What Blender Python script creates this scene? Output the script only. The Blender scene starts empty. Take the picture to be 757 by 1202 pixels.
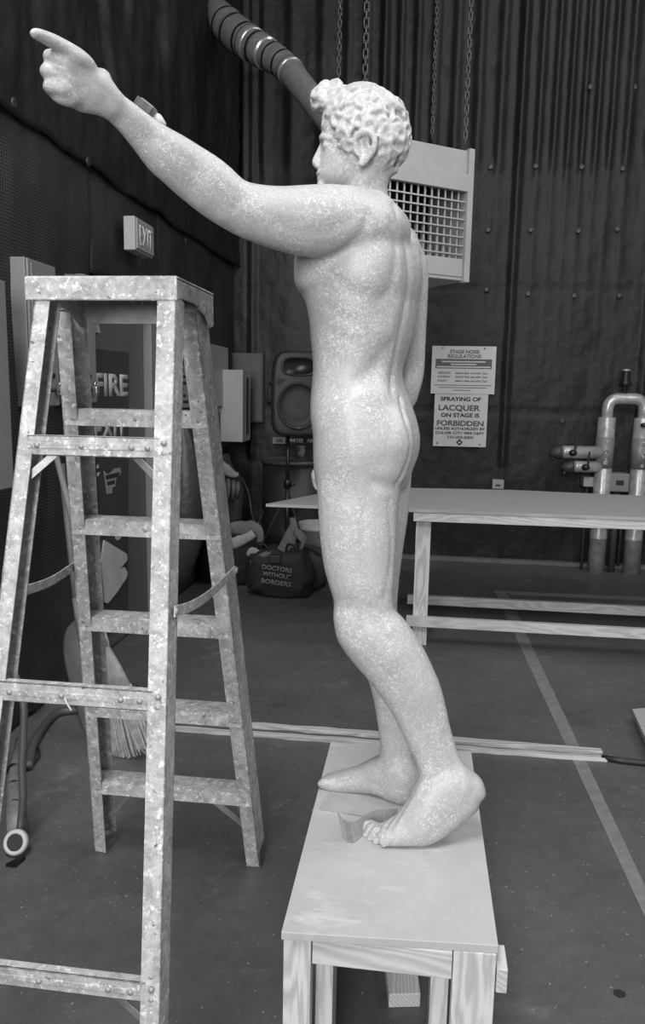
import bpy, bmesh, math, random
import numpy as np
from mathutils import Vector, Matrix, noise
from mathutils.bvhtree import BVHTree
random.seed(7)
SC = bpy.context.scene
COL = SC.collection
PI = math.pi
# ---------------------------------------------------------------- camera model (757 x 1202 frame)
CH = 1.5; FL = 900.0; YAW = math.radians(7.3); PIT = math.radians(8.8); ROLL = .018
_f = np.array([-math.sin(YAW)*math.cos(PIT), math.cos(YAW)*math.cos(PIT), -math.sin(PIT)])
_r0 = np.array([math.cos(YAW), math.sin(YAW), 0.]); _u0 = np.cross(_r0, _f)
_r = math.cos(ROLL)*_r0 + math.sin(ROLL)*_u0; _u = math.cos(ROLL)*_u0 - math.sin(ROLL)*_r0
_O = np.array([0, 0, CH])
def ray(x, y): return (x-378.5)/FL*_r - (y-601)/FL*_u + _f
def aY(x, y, Y): d = ray(x, y); return Vector(_O + d*(Y/d[1]))
def aX(x, y, X): d = ray(x, y); return Vector(_O + d*(X/d[0]))
def aZ(x, y, Z=0.): d = ray(x, y); return Vector(_O + d*((Z-CH)/d[2]))
cam = bpy.data.cameras.new('camera'); co = bpy.data.objects.new('camera', cam); COL.objects.link(co)
M = Matrix((( _r[0], _u[0], -_f[0], 0), (_r[1], _u[1], -_f[1], 0), (_r[2], _u[2], -_f[2], CH), (0, 0, 0, 1)))
co.matrix_world = M
cam.sensor_fit = 'VERTICAL'; cam.sensor_height = 36; cam.lens = 36*FL/1202; cam.clip_start = .05
SC.camera = co
SC.view_settings.view_transform = 'Standard'; SC.view_settings.look = 'None'
SC.view_settings.gamma = 1; SC.view_settings.use_curve_mapping = False
# ---------------------------------------------------------------- mesh collector
class MB:
    def __init__(s): s.v = []; s.f = []
    def add(s, vs, fs):
        n = len(s.v); s.v += [tuple(v) for v in vs]; s.f += [tuple(i+n for i in f) for f in fs]; return s
    def hexa(s, c):                    # 8 corners: bottom ring 0-3, top ring 4-7
        return s.add(c, [(0,3,2,1),(4,5,6,7),(0,1,5,4),(1,2,6,5),(2,3,7,6),(3,0,4,7)])
    def box(s, x0, x1, y0, y1, z0, z1):
        return s.hexa([(x0,y0,z0),(x1,y0,z0),(x1,y1,z0),(x0,y1,z0),(x0,y0,z1),(x1,y0,z1),(x1,y1,z1),(x0,y1,z1)])
    def bar(s, a, b, w, h, up=(0,0,1)):     # rectangular bar: w across, h along up
        a = Vector(a); b = Vector(b); t = (b-a).normalized(); u = Vector(up); u = (u-t*u.dot(t)).normalized(); r = t.cross(u)
        c = []
        for p in (a, b):
            c += [p-r*w/2-u*h/2, p+r*w/2-u*h/2, p+r*w/2+u*h/2, p-r*w/2+u*h/2]
        return s.hexa(c)
    def prism(s, poly, off):           # planar polygon (3-D points) extruded by vector off
        n = len(poly); off = Vector(off); vs = [Vector(p) for p in poly]; vs = vs+[v+off for v in vs]
        fs = [tuple(range(n))[::-1], tuple(range(n, 2*n))]+[(i, (i+1) % n, (i+1) % n+n, i+n) for i in range(n)]
        return s.add(vs, fs)
    def tube(s, pts, rad, n=12, cap=True):
        pts = [Vector(p) for p in pts]; N = len(pts)
        if not hasattr(rad, '__len__'): rad = [rad]*N
        ref = None; rings = []
        for i, p in enumerate(pts):
            t = (pts[min(i+1, N-1)]-pts[max(i-1, 0)]).normalized()
            if ref is None:
                ref = Vector((0, 0, 1)) if abs(t.z) < .9 else Vector((1, 0, 0))
            ref = (ref-t*ref.dot(t)).normalized(); b = t.cross(ref)
            rings.append([p+(ref*math.cos(k*2*PI/n)+b*math.sin(k*2*PI/n))*rad[i] for k in range(n)])
        return s.loft(rings, cap)
    def loft(s, rings, cap=True):
        n = len(rings[0]); vs = [v for r in rings for v in r]; fs = []
        for i in range(len(rings)-1):
            for k in range(n):
                fs.append((i*n+k, i*n+(k+1) % n, (i+1)*n+(k+1) % n, (i+1)*n+k))
        if cap: fs += [tuple(range(n))[::-1], tuple(range(len(vs)-n, len(vs)))]
        return s.add(vs, fs)
    def lathe(s, base, prof, n=24, axis=(0,0,1), arc=2*PI):
        base = Vector(base); ax = Vector(axis).normalized()
        u = Vector((1,0,0)) if abs(ax.x) < .9 else Vector((0,1,0)); u = (u-ax*u.dot(ax)).normalized(); w = ax.cross(u)
        return s.loft([[base+ax*h+(u*math.cos(k*2*PI/n)+w*math.sin(k*2*PI/n))*max(r, 1e-4) for k in range(n)] for r, h in prof])
    def ell(s, c, r, n=12, m=8, rot=None):
        c = Vector(c); R = rot or Matrix.Identity(3); rings = []
        for i in range(1, m):
            a = PI*i/m
            rings.append([c+R @ Vector((r[0]*math.sin(a)*math.cos(k*2*PI/n), r[1]*math.sin(a)*math.sin(k*2*PI/n), -r[2]*math.cos(a))) for k in range(n)])
        n0 = len(s.v); s.loft(rings, False)
        s.v += [tuple(c+R @ Vector((0,0,-r[2]))), tuple(c+R @ Vector((0,0,r[2])))]
        b = len(s.v)-2; t = len(s.v)-1; L = n0+(m-2)*n
        for k in range(n):
            s.f.append((b, n0+(k+1) % n, n0+k)); s.f.append((t, L+k, L+(k+1) % n))
        return s
    def mesh(s, name='m'):
        me = bpy.data.meshes.new(name); me.from_pydata(s.v, [], s.f); me.validate()
        bm = bmesh.new(); bm.from_mesh(me); bmesh.ops.recalc_face_normals(bm, faces=bm.faces); bm.to_mesh(me); bm.free(); return me
    def build(s, name, m, parent=None, bevel=0, smooth=False, kind=None, sub=0):
        me = s.mesh(name)
        return link(name, me, m, parent, bevel, smooth, kind, sub)
def link(name, me, m, parent=None, bevel=0, smooth=False, kind=None, sub=0):
    o = bpy.data.objects.new(name, me); COL.objects.link(o)
    if m: me.materials.append(m)
    if parent is not None:
        o.parent = parent
        o.matrix_parent_inverse = Matrix.Translation(-parent.location)
    if bevel:
        b = o.modifiers.new('bevel', 'BEVEL'); b.width = bevel; b.segments = 2; b.limit_method = 'ANGLE'; b.angle_limit = math.radians(40)
    if sub:
        b = o.modifiers.new('sub', 'SUBSURF'); b.levels = sub; b.render_levels = sub
    if smooth:
        for p in me.polygons: p.use_smooth = True
        if bevel or smooth == 2:
            pass
    if kind: o['kind'] = kind
    return o
def tag(o, label, cat, group=None):
    o['label'] = label; o['category'] = cat
    if group: o['group'] = group
    return o
def thing(name, loc, label, cat, group=None):
    o = bpy.data.objects.new(name, None); COL.objects.link(o); o.location = loc; o.empty_display_size = .05
    return tag(o, label, cat, group)
def catmull(P, n):
    P = [np.array(p, float) for p in P]; out = []
    Q = [2*P[0]-P[1]]+P+[2*P[-1]-P[-2]]
    for i in range(len(P)-1):
        a, b, c, d = Q[i:i+4]
        for k in range(n):
            t = k/n
            out.append(.5*((2*b)+(c-a)*t+(2*a-5*b+4*c-d)*t*t+(3*b-a-3*c+d)*t**3))
    out.append(P[-1]); return out
# ---------------------------------------------------------------- materials
def g(v):                               # grey given as sRGB 0-255 albedo
    v /= 255.; v = v/12.92 if v <= .04045 else ((v+.055)/1.055)**2.4
    return v
MATS = {}
def mat(name, v, rough=.6, metal=0, var=0, scale=8, bump=0, bscale=60, stretch=(1,1,1), spec=.5, detail=6, coat=0, fn=None):
    if name in MATS: return MATS[name]
    m = bpy.data.materials.new(name); m.use_nodes = True; nt = m.node_tree; bs = nt.nodes['Principled BSDF']
    L = g(v); bs.inputs['Base Color'].default_value = (L, L, L, 1); bs.inputs['Roughness'].default_value = rough
    bs.inputs['Metallic'].default_value = metal; bs.inputs['Specular IOR Level'].default_value = spec
    bs.inputs['Coat Weight'].default_value = coat; bs.inputs['Coat Roughness'].default_value = .15
    tc = nt.nodes.new('ShaderNodeTexCoord'); mp = nt.nodes.new('ShaderNodeMapping'); mp.inputs['Scale'].default_value = stretch
    nt.links.new(tc.outputs['Object'], mp.inputs['Vector'])
    if var:
        n = nt.nodes.new('ShaderNodeTexNoise'); n.inputs['Scale'].default_value = scale; n.inputs['Detail'].default_value = detail
        n.inputs['Roughness'].default_value = .65
        nt.links.new(mp.outputs[0], n.inputs['Vector'])
        r = nt.nodes.new('ShaderNodeValToRGB'); a = g(max(v-var, 2)); b = g(min(v+var, 252))
        r.color_ramp.elements[0].color = (a, a, a, 1); r.color_ramp.elements[1].color = (b, b, b, 1)
        r.color_ramp.elements[0].position = .3; r.color_ramp.elements[1].position = .7
        nt.links.new(n.outputs['Fac'], r.inputs[0]); nt.links.new(r.outputs[0], bs.inputs['Base Color'])
    if bump:
        n2 = nt.nodes.new('ShaderNodeTexNoise'); n2.inputs['Scale'].default_value = bscale; n2.inputs['Detail'].default_value = 4
        nt.links.new(mp.outputs[0], n2.inputs['Vector'])
        bn = nt.nodes.new('ShaderNodeBump'); bn.inputs['Strength'].default_value = 1; bn.inputs['Distance'].default_value = bump
        nt.links.new(n2.outputs['Fac'], bn.inputs['Height']); nt.links.new(bn.outputs[0], bs.inputs['Normal'])
    if fn: fn(nt, bs, mp)
    MATS[name] = m; return m
# ================================================================ STATUE
def vray(x, y, Y): return aY(x, y, Y)
def sup(c, s, e):                        # superellipse point
    k = 2./e
    return math.copysign(abs(c)**k, c), math.copysign(abs(s)**k, s)
def limb(mb, secs, n=20, res=4, e=2.0, round_ends=True):
    """secs: ((x1,y1),(x2,y2),Y,ratio[,rot]) two outline points at depth Y, depth half-width = ratio * in-plane half-width"""
    data = []
    for s in secs:
        (x1, y1), (x2, y2), Y, ra = s[:4]
        a = aY(x1, y1, Y); b = aY(x2, y2, Y)
        data.append(list(a)+list(b)+[ra])
    D = catmull(data, res)
    C = [(Vector(d[:3])+Vector(d[3:6]))/2 for d in D]
    rings = []
    for i, d in enumerate(D):
        a, b = Vector(d[:3]), Vector(d[3:6]); r = (a-b)/2; t = C[min(i+1, len(C)-1)]-C[max(i-1, 0)]
        w = t.cross(r).normalized()*(r.length*d[6])
        ring = []
        for k in range(n):
            ca, sa = sup(math.cos(2*PI*k/n), math.sin(2*PI*k/n), e)
            ring.append(C[i]+r*ca+w*sa)
        rings.append(ring)
    if round_ends:
        def shrink(ring, c, t, rr): return [[c+(p-c)*q+t*rr*h for p in ring] for q, h in ((.92, .3), (.72, .6), (.4, .85))]
        t0 = (C[0]-C[1]).normalized(); t1 = (C[-1]-C[-2]).normalized()
        r0 = (Vector(D[0][:3])-Vector(D[0][3:6])).length/2; r1 = (Vector(D[-1][:3])-Vector(D[-1][3:6])).length/2
        rings = shrink(rings[0], C[0], t0, r0*.6)[::-1]+rings+shrink(rings[-1], C[-1], t1, r1*.6)
    mb.loft(rings)
def chain(mb, pts, rad, n=12, res=4):    # pts: (x,y,Y) ; rad metres
    P = [list(aY(*p))+[r] for p, r in zip(pts, rad)]
    D = catmull(P, res); pp = [Vector(d[:3]) for d in D]; rr = [d[3] for d in D]
    t0 = (pp[0]-pp[1]).normalized(); t1 = (pp[-1]-pp[-2]).normalized()
    a = [pp[0]+t0*rr[0]*h for h in (.95, .8, .45)]; b = [pp[-1]+t1*rr[-1]*h for h in (.45, .8, .95)]
    mb.tube(a+pp+b, [rr[0]*q for q in (.3, .6, .9)]+rr+[rr[-1]*q for q in (.9, .6, .3)], n)
def blob(mb, x, y, Y, rx, ry, rz): mb.ell(aY(x, y, Y), (rx, ry, rz))
S = MB()
HY0 = 1.865
# torso: (y, xl, xr, Yc, half width b, facing angle, exponent)
TOR = [(236,404,459,1.875,.060,14,2),(250,396,465,1.885,.110,15,2),(266,378,474,1.895,.160,18,2.2),(285,356,487,1.90,.178,19,2.4),
 (305,351,495,1.90,.183,20,2.5),(325,349.5,496,1.90,.182,20,2.5),(340,351,494,1.90,.178,20,2.5),(354,361,491,1.90,.172,20,2.5),(375,366,488,1.90,.163,19,2.4),
 (400,368,482,1.90,.152,17,2.4),(428,370.5,473,1.90,.143,15,2.4),(446,370,472.5,1.90,.145,14,2.4),(466,368,480,1.90,.156,13,2.4),(490,368,488.5,1.90,.168,13,2.4),
 (512,371,493,1.90,.172,13,2.4),(532,371,491.5,1.90,.170,13,2.4),(552,371.5,484,1.90,.160,13,2.3),(572,373,478,1.90,.135,13,2.2)]
rings = []
for (y, xl, xr, Yc, b, th, e) in catmull(TOR, 3):
    A = aY(xl, y, Yc); B = aY(xr, y, Yc); n = 40; th = math.radians(th)
    f = Vector((-math.cos(th), math.sin(th), 0)); s_ = Vector((-math.sin(th), -math.cos(th), 0))
    h = (B-A).length/2; a = math.sqrt(max(h*h-(b*math.sin(th))**2, .002))/math.cos(th)
    R = []
    for k in range(n):
        c, s = sup(math.cos(2*PI*k/n), math.sin(2*PI*k/n), e); R.append(f*(c*a)+s_*(s*b))
    mn = min(p.x for p in R); mx = max(p.x for p in R); C = (A+B)/2
    rings.append([Vector((A.x+(p.x-mn)/(mx-mn)*(B.x-A.x), C.y+p.y, C.z)) for p in R])
S.loft(rings)
# near (left) leg
limb(S, [((373,505),(482,505),1.83,.80),((371,535),(482,540),1.83,.80),((371,560),(474,568),1.83,.84),((373,590),(468,590),1.825,.84),((375,626),(466,626),1.82,.84),
 ((380,664),(464,660),1.815,.84),((386,686),(463,682),1.81,.84),((391.5,705),(462,700),1.81,.82),((391,724),(464,716),1.81,.80),((395,747),(475,728),1.81,.78),
 ((404,763),(488,746),1.81,.74),((419,782),(500,766),1.81,.70),((432,797),(508.5,784),1.81,.68),((446,816),(517,804),1.81,.66),((458,834),(521.5,820),1.81,.64),((468,853),(526,840),1.81,.62),
 ((477,872),(530,858),1.81,.62),((485,888),(538,882),1.81,.60),((489,902),(547,902),1.81,.58),((494,916),(556,926),1.81,.5),((502,930),(553,940),1.81,.4)], e=2.15)
# near foot, heel raised
limb(S, [((556,908),(565,938),1.81,.9),((538,893),(560,950),1.81,.66),((518,894),(548,960),1.805,.60),((502,903),(532,972),1.80,.60),((490,920),(515,984),1.79,.66),((480,938),(500,990),1.783,.78),
 ((470,953),(484,990),1.778,1.0),((458,964),(466,989),1.775,1.42),((447,970),(450,987),1.775,2.0)], e=2.2, n=24)
for (x0, y0, x1, y1, x2, y2, Y, r) in [(466,985,458,983,452,991,1.742,.0092),(459,981,449,978,443,988.5,1.757,.0092),(453,978,442,974,436,985,1.772,.0095),(448,975,437,970,431,980,1.788,.010),(446,972,434,968,427,973,1.808,.0125)]:
    chain(S, [(x0+12,y0-4,Y),(x0,y0,Y),(x1,y1,Y),(x2,y2-2,Y),(x2-2,y2,Y)], [r*1.05,r,r*1.05,r*.95,r*.9])
# far (right) leg
limb(S, [((377,530),(484,530),1.99,.78),((376,570),(483,565),1.99,.80),((377,600),(480,600),1.99,.80),((379,640),(474,640),1.99,.80),((384,670),(470,670),1.99,.80),((393,702),(467,700),1.99,.80),((399,728),(467,722),1.99,.80),
 ((408,752),(474,745),1.99,.76),((422,776),(482,765),1.99,.72),((431,796),(487,792),1.99,.70),((438,821),(488,816),1.99,.68),((442.5,848),(486,845),1.99,.64),((445.5,870),(483,868),1.985,.64),((445,884),(484,888),1.985,.62),((442,894),(487,908),1.99,.58),((446,908),(486,925),1.99,.5)], e=2.15)
limb(S, [((377,915),(379.5,923),2.02,2.4),((387,909.5),(390,926),2.02,1.7),((402,905),(405,928),2.018,1.3),((420,899),(423,929),2.01,.95),((437,890),(443,931),2.0,.78),((452,884),(458,939),1.99,.60),((468,884),(471,946),1.975,.52),((482,892),(485,944),1.975,.5),((490,905),(492,934),1.975,.5)], e=2.2, n=24)
for i, (x, y, Y) in enumerate([(380,919,1.998),(384,915.5,2.015),(389,912.5,2.031),(395,910,2.046),(402,908,2.060)]):
    chain(S, [(x+22,y-1,Y),(x+10,y-1,Y),(x,y,Y),(x-3,y+1,Y)], [.0135-.0008*i,.012-.0008*i,.0145-.0015*i,.0125-.0015*i])
# left arm, raised and pointing
limb(S, [((462,246),(468,296),1.87,.8),((442,232),(450,300),1.81,.9),((418,222),(426,297),1.768,.95),((390,217),(392,302),1.735,.92),((360,217),(354,301),1.70,.92),((326,218.5),(320,292),1.665,.9),
 ((300,216),(294,283),1.64,.88),((284,211),(275,274.5),1.62,.86),((271,198.5),(256,264),1.60,.84),((254,184),(236,251),1.575,.82),((234,171),(213,233),1.55,.82),((214,158.5),(194,216),1.52,.82),((195,148),(176,200),1.495,.82),
 ((178,136.5),(158,177),1.47,.80),((161,123),(141,156),1.44,.76),((147,112),(129,144.5),1.42,.72),((137,101.5),(119,137),1.40,.66)], e=2.1)
limb(S, [((143,108),(125,140),1.41,.7),((133,95),(110,135),1.395,.62),((123,86),(95,132),1.38,.54),((111,77),(82,126),1.365,.48),((99,68),(73,119),1.35,.42),((92,64),(68,112),1.338,.36)], e=2.3)
blob(S, 117,92,1.395,.022,.02,.017)
chain(S, [(114,90,1.375),(104,78,1.358),(90,67,1.336),(70,53,1.31),(56,45.5,1.29),(46,41,1.275),(40.5,39.5,1.265)], [.010,.0145,.0160,.0128,.0112,.0098,.0082])
for (kx, ky, px, py, r) in [(90,83,60,66.5,.0124),(86,97,56.5,83.5,.0128),(82,111,60,101.5,.0126)]:
    chain(S, [(kx,ky,1.345),(px+12,(ky+py)/2-3,1.325),(px,py,1.325),(px+1,py+2,1.355),(px+16,py+6,1.38),(px+26,py+6,1.385)], [r*1.1,r*1.05,r,r,r*.9,r*.8])
chain(S, [(85,117,1.345),(71,114,1.335),(66,109,1.35),(76,108,1.38)], [.014,.012,.012,.011])
chain(S, [(124,100,1.40),(113,92,1.425),(97,86,1.43),(80,82,1.415)], [.014,.016,.0135,.012])
# right arm, hanging behind with bent elbow
limb(S, [((452,268),(484,281),2.03,1.1),((456,292),(499,301),2.06,1.0),((457,322),(503,320),2.08,.95),((458,345),(502.5,345),2.09,.95),((460,375),(501,375),2.10,.95),((463,405),(499.5,407),2.11,.95),
 ((466,432),(498,437),2.12,.95),((460,452),(493,459),2.12,.95),((448,470),(484,480),2.13,.9),((430,484),(462,498),2.14,.85),((414,496),(440,512),2.14,.8),((404,506),(428,520),2.14,.7)], e=2.1)
limb(S, [((408,500),(432,518),2.14,.6),((398,508),(424,530),2.14,.5),((392,518),(418,540),2.135,.45)], e=2.2)
for j in range(4):
    chain(S, [(420-6*j,532-4*j,2.15),(414-6*j,545-4*j,2.145),(408-4*j,556-4*j,2.13),(402-3*j,560-4*j,2.115)], [.011,.0105,.0095,.008])
chain(S, [(412,508,2.10),(402,518,2.09),(394,528,2.09)], [.013,.012,.01])
blob(S, 372,558,1.93,.016,.02,.022); chain(S, [(376,552,1.93),(371,562,1.93),(373,572,1.93)], [.014,.012,.011])
# shoulder masses, trapezius, pecs, glutes
blob(S, 432,262,1.80,.075,.065,.075); blob(S, 470,300,2.05,.055,.06,.08)
blob(S, 448,520,1.825,.078,.080,.11)
blob(S, 424,150,HY0,.094,.0785,.096)
# neck
limb(S, [((396,192),(462,190),1.865,.82),((400,208),(459,206),1.865,.84),((402,222),(455,221),1.87,.86),((402,238),(459,237),1.875,.95),((398,252),(468,254),1.885,1.1)], e=2)
# head
HY = 1.865
HEAD = [(220,378,412,.026,2),(214,373.5,432,.043,2),(206,373,446,.053,2.1),(196,374,458,.060,2.1),(184,376,464,.066,2.1),(172,377.5,470,.072,2.1),(160,376.5,473,.0755,2.1),(148,379.5,473.5,.077,2.1),(136,385,470,.075,2.1),(124,391,464,.067,2.1),(114,402,452,.05,2),(108,414,440,.025,2)]
rings = []
for (y, xl, xr, b, e) in catmull(HEAD, 3):
    A = aY(xl, y, HY); B = aY(xr, y, HY); C = (A+B)/2; a = (B-A).length/2; R = []
    for k in range(32):
        c, s = math.cos(2*PI*k/32), math.sin(2*PI*k/32); c, s = sup(c, s, e)
        wid = 1-.22*max(-c, 0)**1.5-.05*max(c, 0)        # narrower towards the face
        R.append(Vector((C.x+a*c, C.y-b*s*wid, C.z)))
    rings.append(R)
S.loft(rings)
chain(S, [(380,168,HY),(375,180,HY),(371.5,190,HY),(373,195,HY)], [.008,.009,.011,.009])
blob(S, 374.5,194.5,HY-.012,.010,.007,.008); blob(S, 374.5,194.5,HY+.012,.010,.007,.008)
blob(S, 375.5,204.5,HY,.010,.022,.0055); blob(S, 376.5,210.5,HY,.010,.019,.0055); blob(S, 378,219,HY,.014,.022,.012)
chain(S, [(377.5,163,HY),(379,161,HY-.02),(385,162,HY-.038),(393,166,HY-.048)], [.007,.008,.007,.004])
chain(S, [(377.5,163,HY),(379,161,HY+.02),(385,162,HY+.038),(393,166,HY+.048)], [.007,.008,.007,.004])
blob(S, 384,171,HY-.030,.012,.012,.009); blob(S, 384,171,HY+.030,.012,.012,.009)
# ears
for sg in (-1, 1):
    E0 = HY+sg*.072; q = lambda d: E0+sg*d
    chain(S, [(420,180,q(.004)),(417,170,q(.006)),(419,160,q(.010)),(427,155,q(.014)),(436,157,q(.019)),(440,166,q(.020)),(438,177,q(.016)),(432,187,q(.010)),(425,194,q(.004)),(420,192,q(.002))], [.006,.006,.0065,.0075,.0075,.0075,.0075,.0075,.008,.006], n=8)
    S.ell(aY(428,174,E0-sg*.002), (.018,.008,.032))
    chain(S, [(424,186,q(.003)),(430,180,q(.007)),(433,172,q(.009)),(429,165,q(.008))], [.0045,.004,.004,.0035], n=8)
    chain(S, [(419,182,q(.004)),(417,178,q(.004))], [.006,.005], n=8)
# curls
rnd = random.Random(3)
def curl(x, y, Y, r, th, ph, turns=.95, up=None):
    c = aY(x, y, Y); nrm = Vector((math.cos(ph)*math.cos(th), -math.sin(th), math.sin(ph)*math.cos(th))).normalized()
    u = nrm.cross(Vector((.3, .2, 1))).normalized(); v = nrm.cross(u); pts = []; rad = []; a0 = rnd.uniform(0, 6.28); sg = rnd.choice((-1, 1))
    for i in range(13):
        t = i/12; a = a0+sg*t*turns*2*PI; q = r*(1-.6*t)
        pts.append(c+u*math.cos(a)*q+v*math.sin(a)*q+nrm*(.004+.007*t)); rad.append(r*.40*math.sin(PI*(.12+.80*t))**.6)
    S.tube(pts, rad, 8)
    S.ell(c-nrm*.006, (r*.8,)*3, 10, 6)
# centre of skull
SCx, SCy = 428, 150
def skull(px, py):
    # depth of the skull surface (near side) under outline point
    dx = (px-427)/50.; dy = (py-152)/50.; q = 1-dx*dx*.98-dy*dy*.85
    return .078*math.sqrt(max(q, 0.0))
cur = []
for (x, y) in [(394,120),(404,112),(417,109),(431,108),(445,113),(456,119),(466,128),(471,140),(474,153),(474,166),(470,178),(464,189),(458,200),
               (390,133),(400,127),(413,122),(427,121),(441,125),(453,133),(461,145),(464,158),(462,171),(457,184),(450,196),
               (399,141),(410,137),(424,135),(438,138),(448,147),(452,160),(450,173),(447,186),(409,150),(421,147),(434,150),(404,160),(411,168)]:
    for sg in (-1, 1):
        d = skull(x, y); th = math.asin(min(d/.078, 1))*(1 if sg < 0 else -1)
        ph = math.atan2(152-y, x-427)
        curl(x+rnd.uniform(-1.5, 1.5), y+rnd.uniform(-1.5, 1.5), HY+sg*d*.97, rnd.uniform(.015, .022), th, ph)
for i in range(14):                      # crown between the two sides
    a = PI*(.12+.84*i/13); 
    for Yo in (-.022, .022):
        x = 428+43*math.cos(a); y = 150-41*math.sin(a); curl(x, y, HY+Yo, .019, 0, a)
for (x, y, Y, r) in [(374,112,-.02,.019),(382,106,.0,.022),(376,122,-.012,.018),(374,125,.02,.017),(393,106,-.01,.022),(386,118,-.03,.020),(398,114,-.04,.018),(372,116,.02,.016),(392,128,-.045,.015),(386,112,.03,.02)]:
    curl(x, y, HY+Y, r, .9 if Y < 0 else -.4, 2.4, 1.4); S.ell(aY(x, y, HY+Y+.004), (r*.85, r*.8, r*.85))
# ---- union, smooth
def remesh(mb, vox):
    me = mb.mesh('tmp'); o = bpy.data.objects.new('tmp', me); COL.objects.link(o)
    r = o.modifiers.new('r', 'REMESH'); r.mode = 'VOXEL'; r.voxel_size = vox; r.use_smooth_shade = True
    dg = bpy.context.evaluated_depsgraph_get(); dg.update(); ev = o.evaluated_get(dg)
    out = bpy.data.meshes.new_from_object(ev); bpy.data.objects.remove(o); return out
def get(me):
    v = np.empty(len(me.vertices)*3); me.vertices.foreach_get('co', v); e = np.empty(len(me.edges)*2, int); me.edges.foreach_get('vertices', e)
    return v.reshape(-1, 3), e.reshape(-1, 2)
def smooth_np(v, e, it, w):
    n = len(v); deg = np.bincount(e.ravel(), minlength=n)[:, None]
    for _ in range(it):
        for lam in (.55, -.57 if _ % 2 else .3):
            s = np.empty_like(v)
            for k in range(3):
                s[:, k] = np.bincount(e[:, 0], v[e[:, 1], k], n)+np.bincount(e[:, 1], v[e[:, 0], k], n)
            v = v+(s/deg-v)*lam*w[:, None]
    return v
def setco(me, v): me.vertices.foreach_set('co', v.ravel()); me.update()
sme = remesh(S, .0032)
v, e = get(sme)
# weights: head and hands less smoothed
def wz(v):
    w = np.ones(len(v)); hz = aY(428, 160, HY); d = np.linalg.norm(v-np.array(hz), axis=1); w[d < .15] = .10
    hd = np.array(aY(80, 85, 1.34)); d = np.linalg.norm(v-hd, axis=1); w[d < .10] = .22
    ft = np.array(aY(440, 985, 1.80)); d = np.linalg.norm(v-ft, axis=1); w[d < .075] = .25
    ft = np.array(aY(380, 920, 2.07)); d = np.linalg.norm(v-ft, axis=1); w[d < .07] = .35
    return w
v = smooth_np(v, e, 14, wz(v))
jw = np.zeros(len(v))
for (x, y, Y, r) in [(440,265,1.78,.075),(425,295,1.79,.06),(440,232,1.80,.05),(455,245,1.9,.06),(478,275,2.0,.06),(420,560,1.78,.09),(455,560,1.78,.08),(440,480,1.75,.12),(380,320,1.74,.05),(455,600,1.8,.06),
                     (500,902,1.80,.05),(535,900,1.80,.05),(520,920,1.78,.05),(450,890,1.97,.04),(470,895,1.96,.04),(132,122,1.39,.04),(104,88,1.37,.022),(95,118,1.35,.018),(462,984,1.75,.014),(480,590,1.95,.06),(500,300,2.0,.06),(428,205,1.82,.05),(440,222,1.83,.05)]:
    d = np.linalg.norm(v-np.array(aY(x, y, Y)), axis=1); jw = np.maximum(jw, np.exp(-(d/r)**4))
hd = np.linalg.norm(v-np.array(aY(425, 145, HY)), axis=1); jw *= 1-np.exp(-(hd/.115)**8)
for _ in range(45):
    n_ = len(v); s_ = np.stack([np.bincount(e[:, 0], v[e[:, 1], k], n_)+np.bincount(e[:, 1], v[e[:, 0], k], n_) for k in range(3)], 1)
    v = v+(s_/np.bincount(e.ravel(), minlength=n_)[:, None]-v)*.6*jw[:, None]
setco(sme, v)
# ---- sculpted strokes: (outline points, width, height)
STK = []
def stroke(pts, width, amp): STK.append((pts, width*1.15, amp*(.62 if width > .0045 else .9)))
stroke([(463,242),(474,275),(479,306),(480,333),(476,359),(468,400),(461,438),(459,462)], .010, -.008)
stroke([(466,300),(468,340),(460,380),(452,410),(449,440)], .016, .005)
stroke([(430,256),(427,270),(412,287),(396,297),(382,303)], .010, -.008)
stroke([(447,268),(449,295),(441,325)], .032, .010)
stroke([(458,262),(464,295),(458,335),(445,352)], .011, -.005)
stroke([(375,305),(388,319),(403,334)], .006, -.004)
stroke([(352,347),(366,342),(384,334)], .012, -.005)
stroke([(395,330),(415,345),(432,350),(440,372)], .014, -.004)
stroke([(385,360),(402,372),(415,380)], .010, -.003); stroke([(380,385),(398,395),(412,402)], .010, -.003)
stroke([(453,408),(444,425),(432,440),(416,452),(398,463)], .019, -.011)
stroke([(455,460),(436,462),(416,464),(400,474)], .020, .006)
stroke([(402,480),(408,520),(410,560)], .020, .005)
stroke([(434,505),(438,535)], .030, -.007)
stroke([(467,515)], .045, .010)
stroke([(440,566),(455,570),(468,573),(478,570)], .013, -.009)
stroke([(470,466),(475,490),(481,515),(480,535),(475,552),(468,568)], .007, -.011)
stroke([(432,580),(427,640),(430,695)], .014, -.004)
stroke([(457,590),(460,650),(452,700)], .009, -.005)
stroke([(405,600),(402,650),(406,690)], .022, .004)
stroke([(402,732)], .020, .005); stroke([(414,716),(420,735),(416,752)], .009, -.005)
stroke([(436,715),(448,740),(462,752)], .012, -.004); stroke([(462,772)], .02, .005)
stroke([(462,795),(480,840),(500,880)], .010, -.004); stroke([(490,795),(502,830)], .020, .004)
stroke([(522,862),(530,885),(537,905)], .008, -.005)
stroke([(503,906)], .013, .009); stroke([(514,914),(520,905)], .010, -.004)
for q in range(4):
    stroke([(497-4*q,918+2*q),(478-5*q,950),(462-6*q,975-2*q)], .0045, .0055)
    stroke([(493-4*q,921+2*q),(474-5*q,951),(459-6*q,974-2*q)], .0035, -.0035)
stroke([(555,930),(545,948),(525,962),(505,980)], .010, -.003)
stroke([(455,905)], .012, .006); stroke([(430,915),(445,925)], .012, -.004)
stroke([(328,262),(355,272),(385,270),(408,262)], .012, -.004); stroke([(300,240),(345,238),(385,240)], .022, .005)
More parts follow.
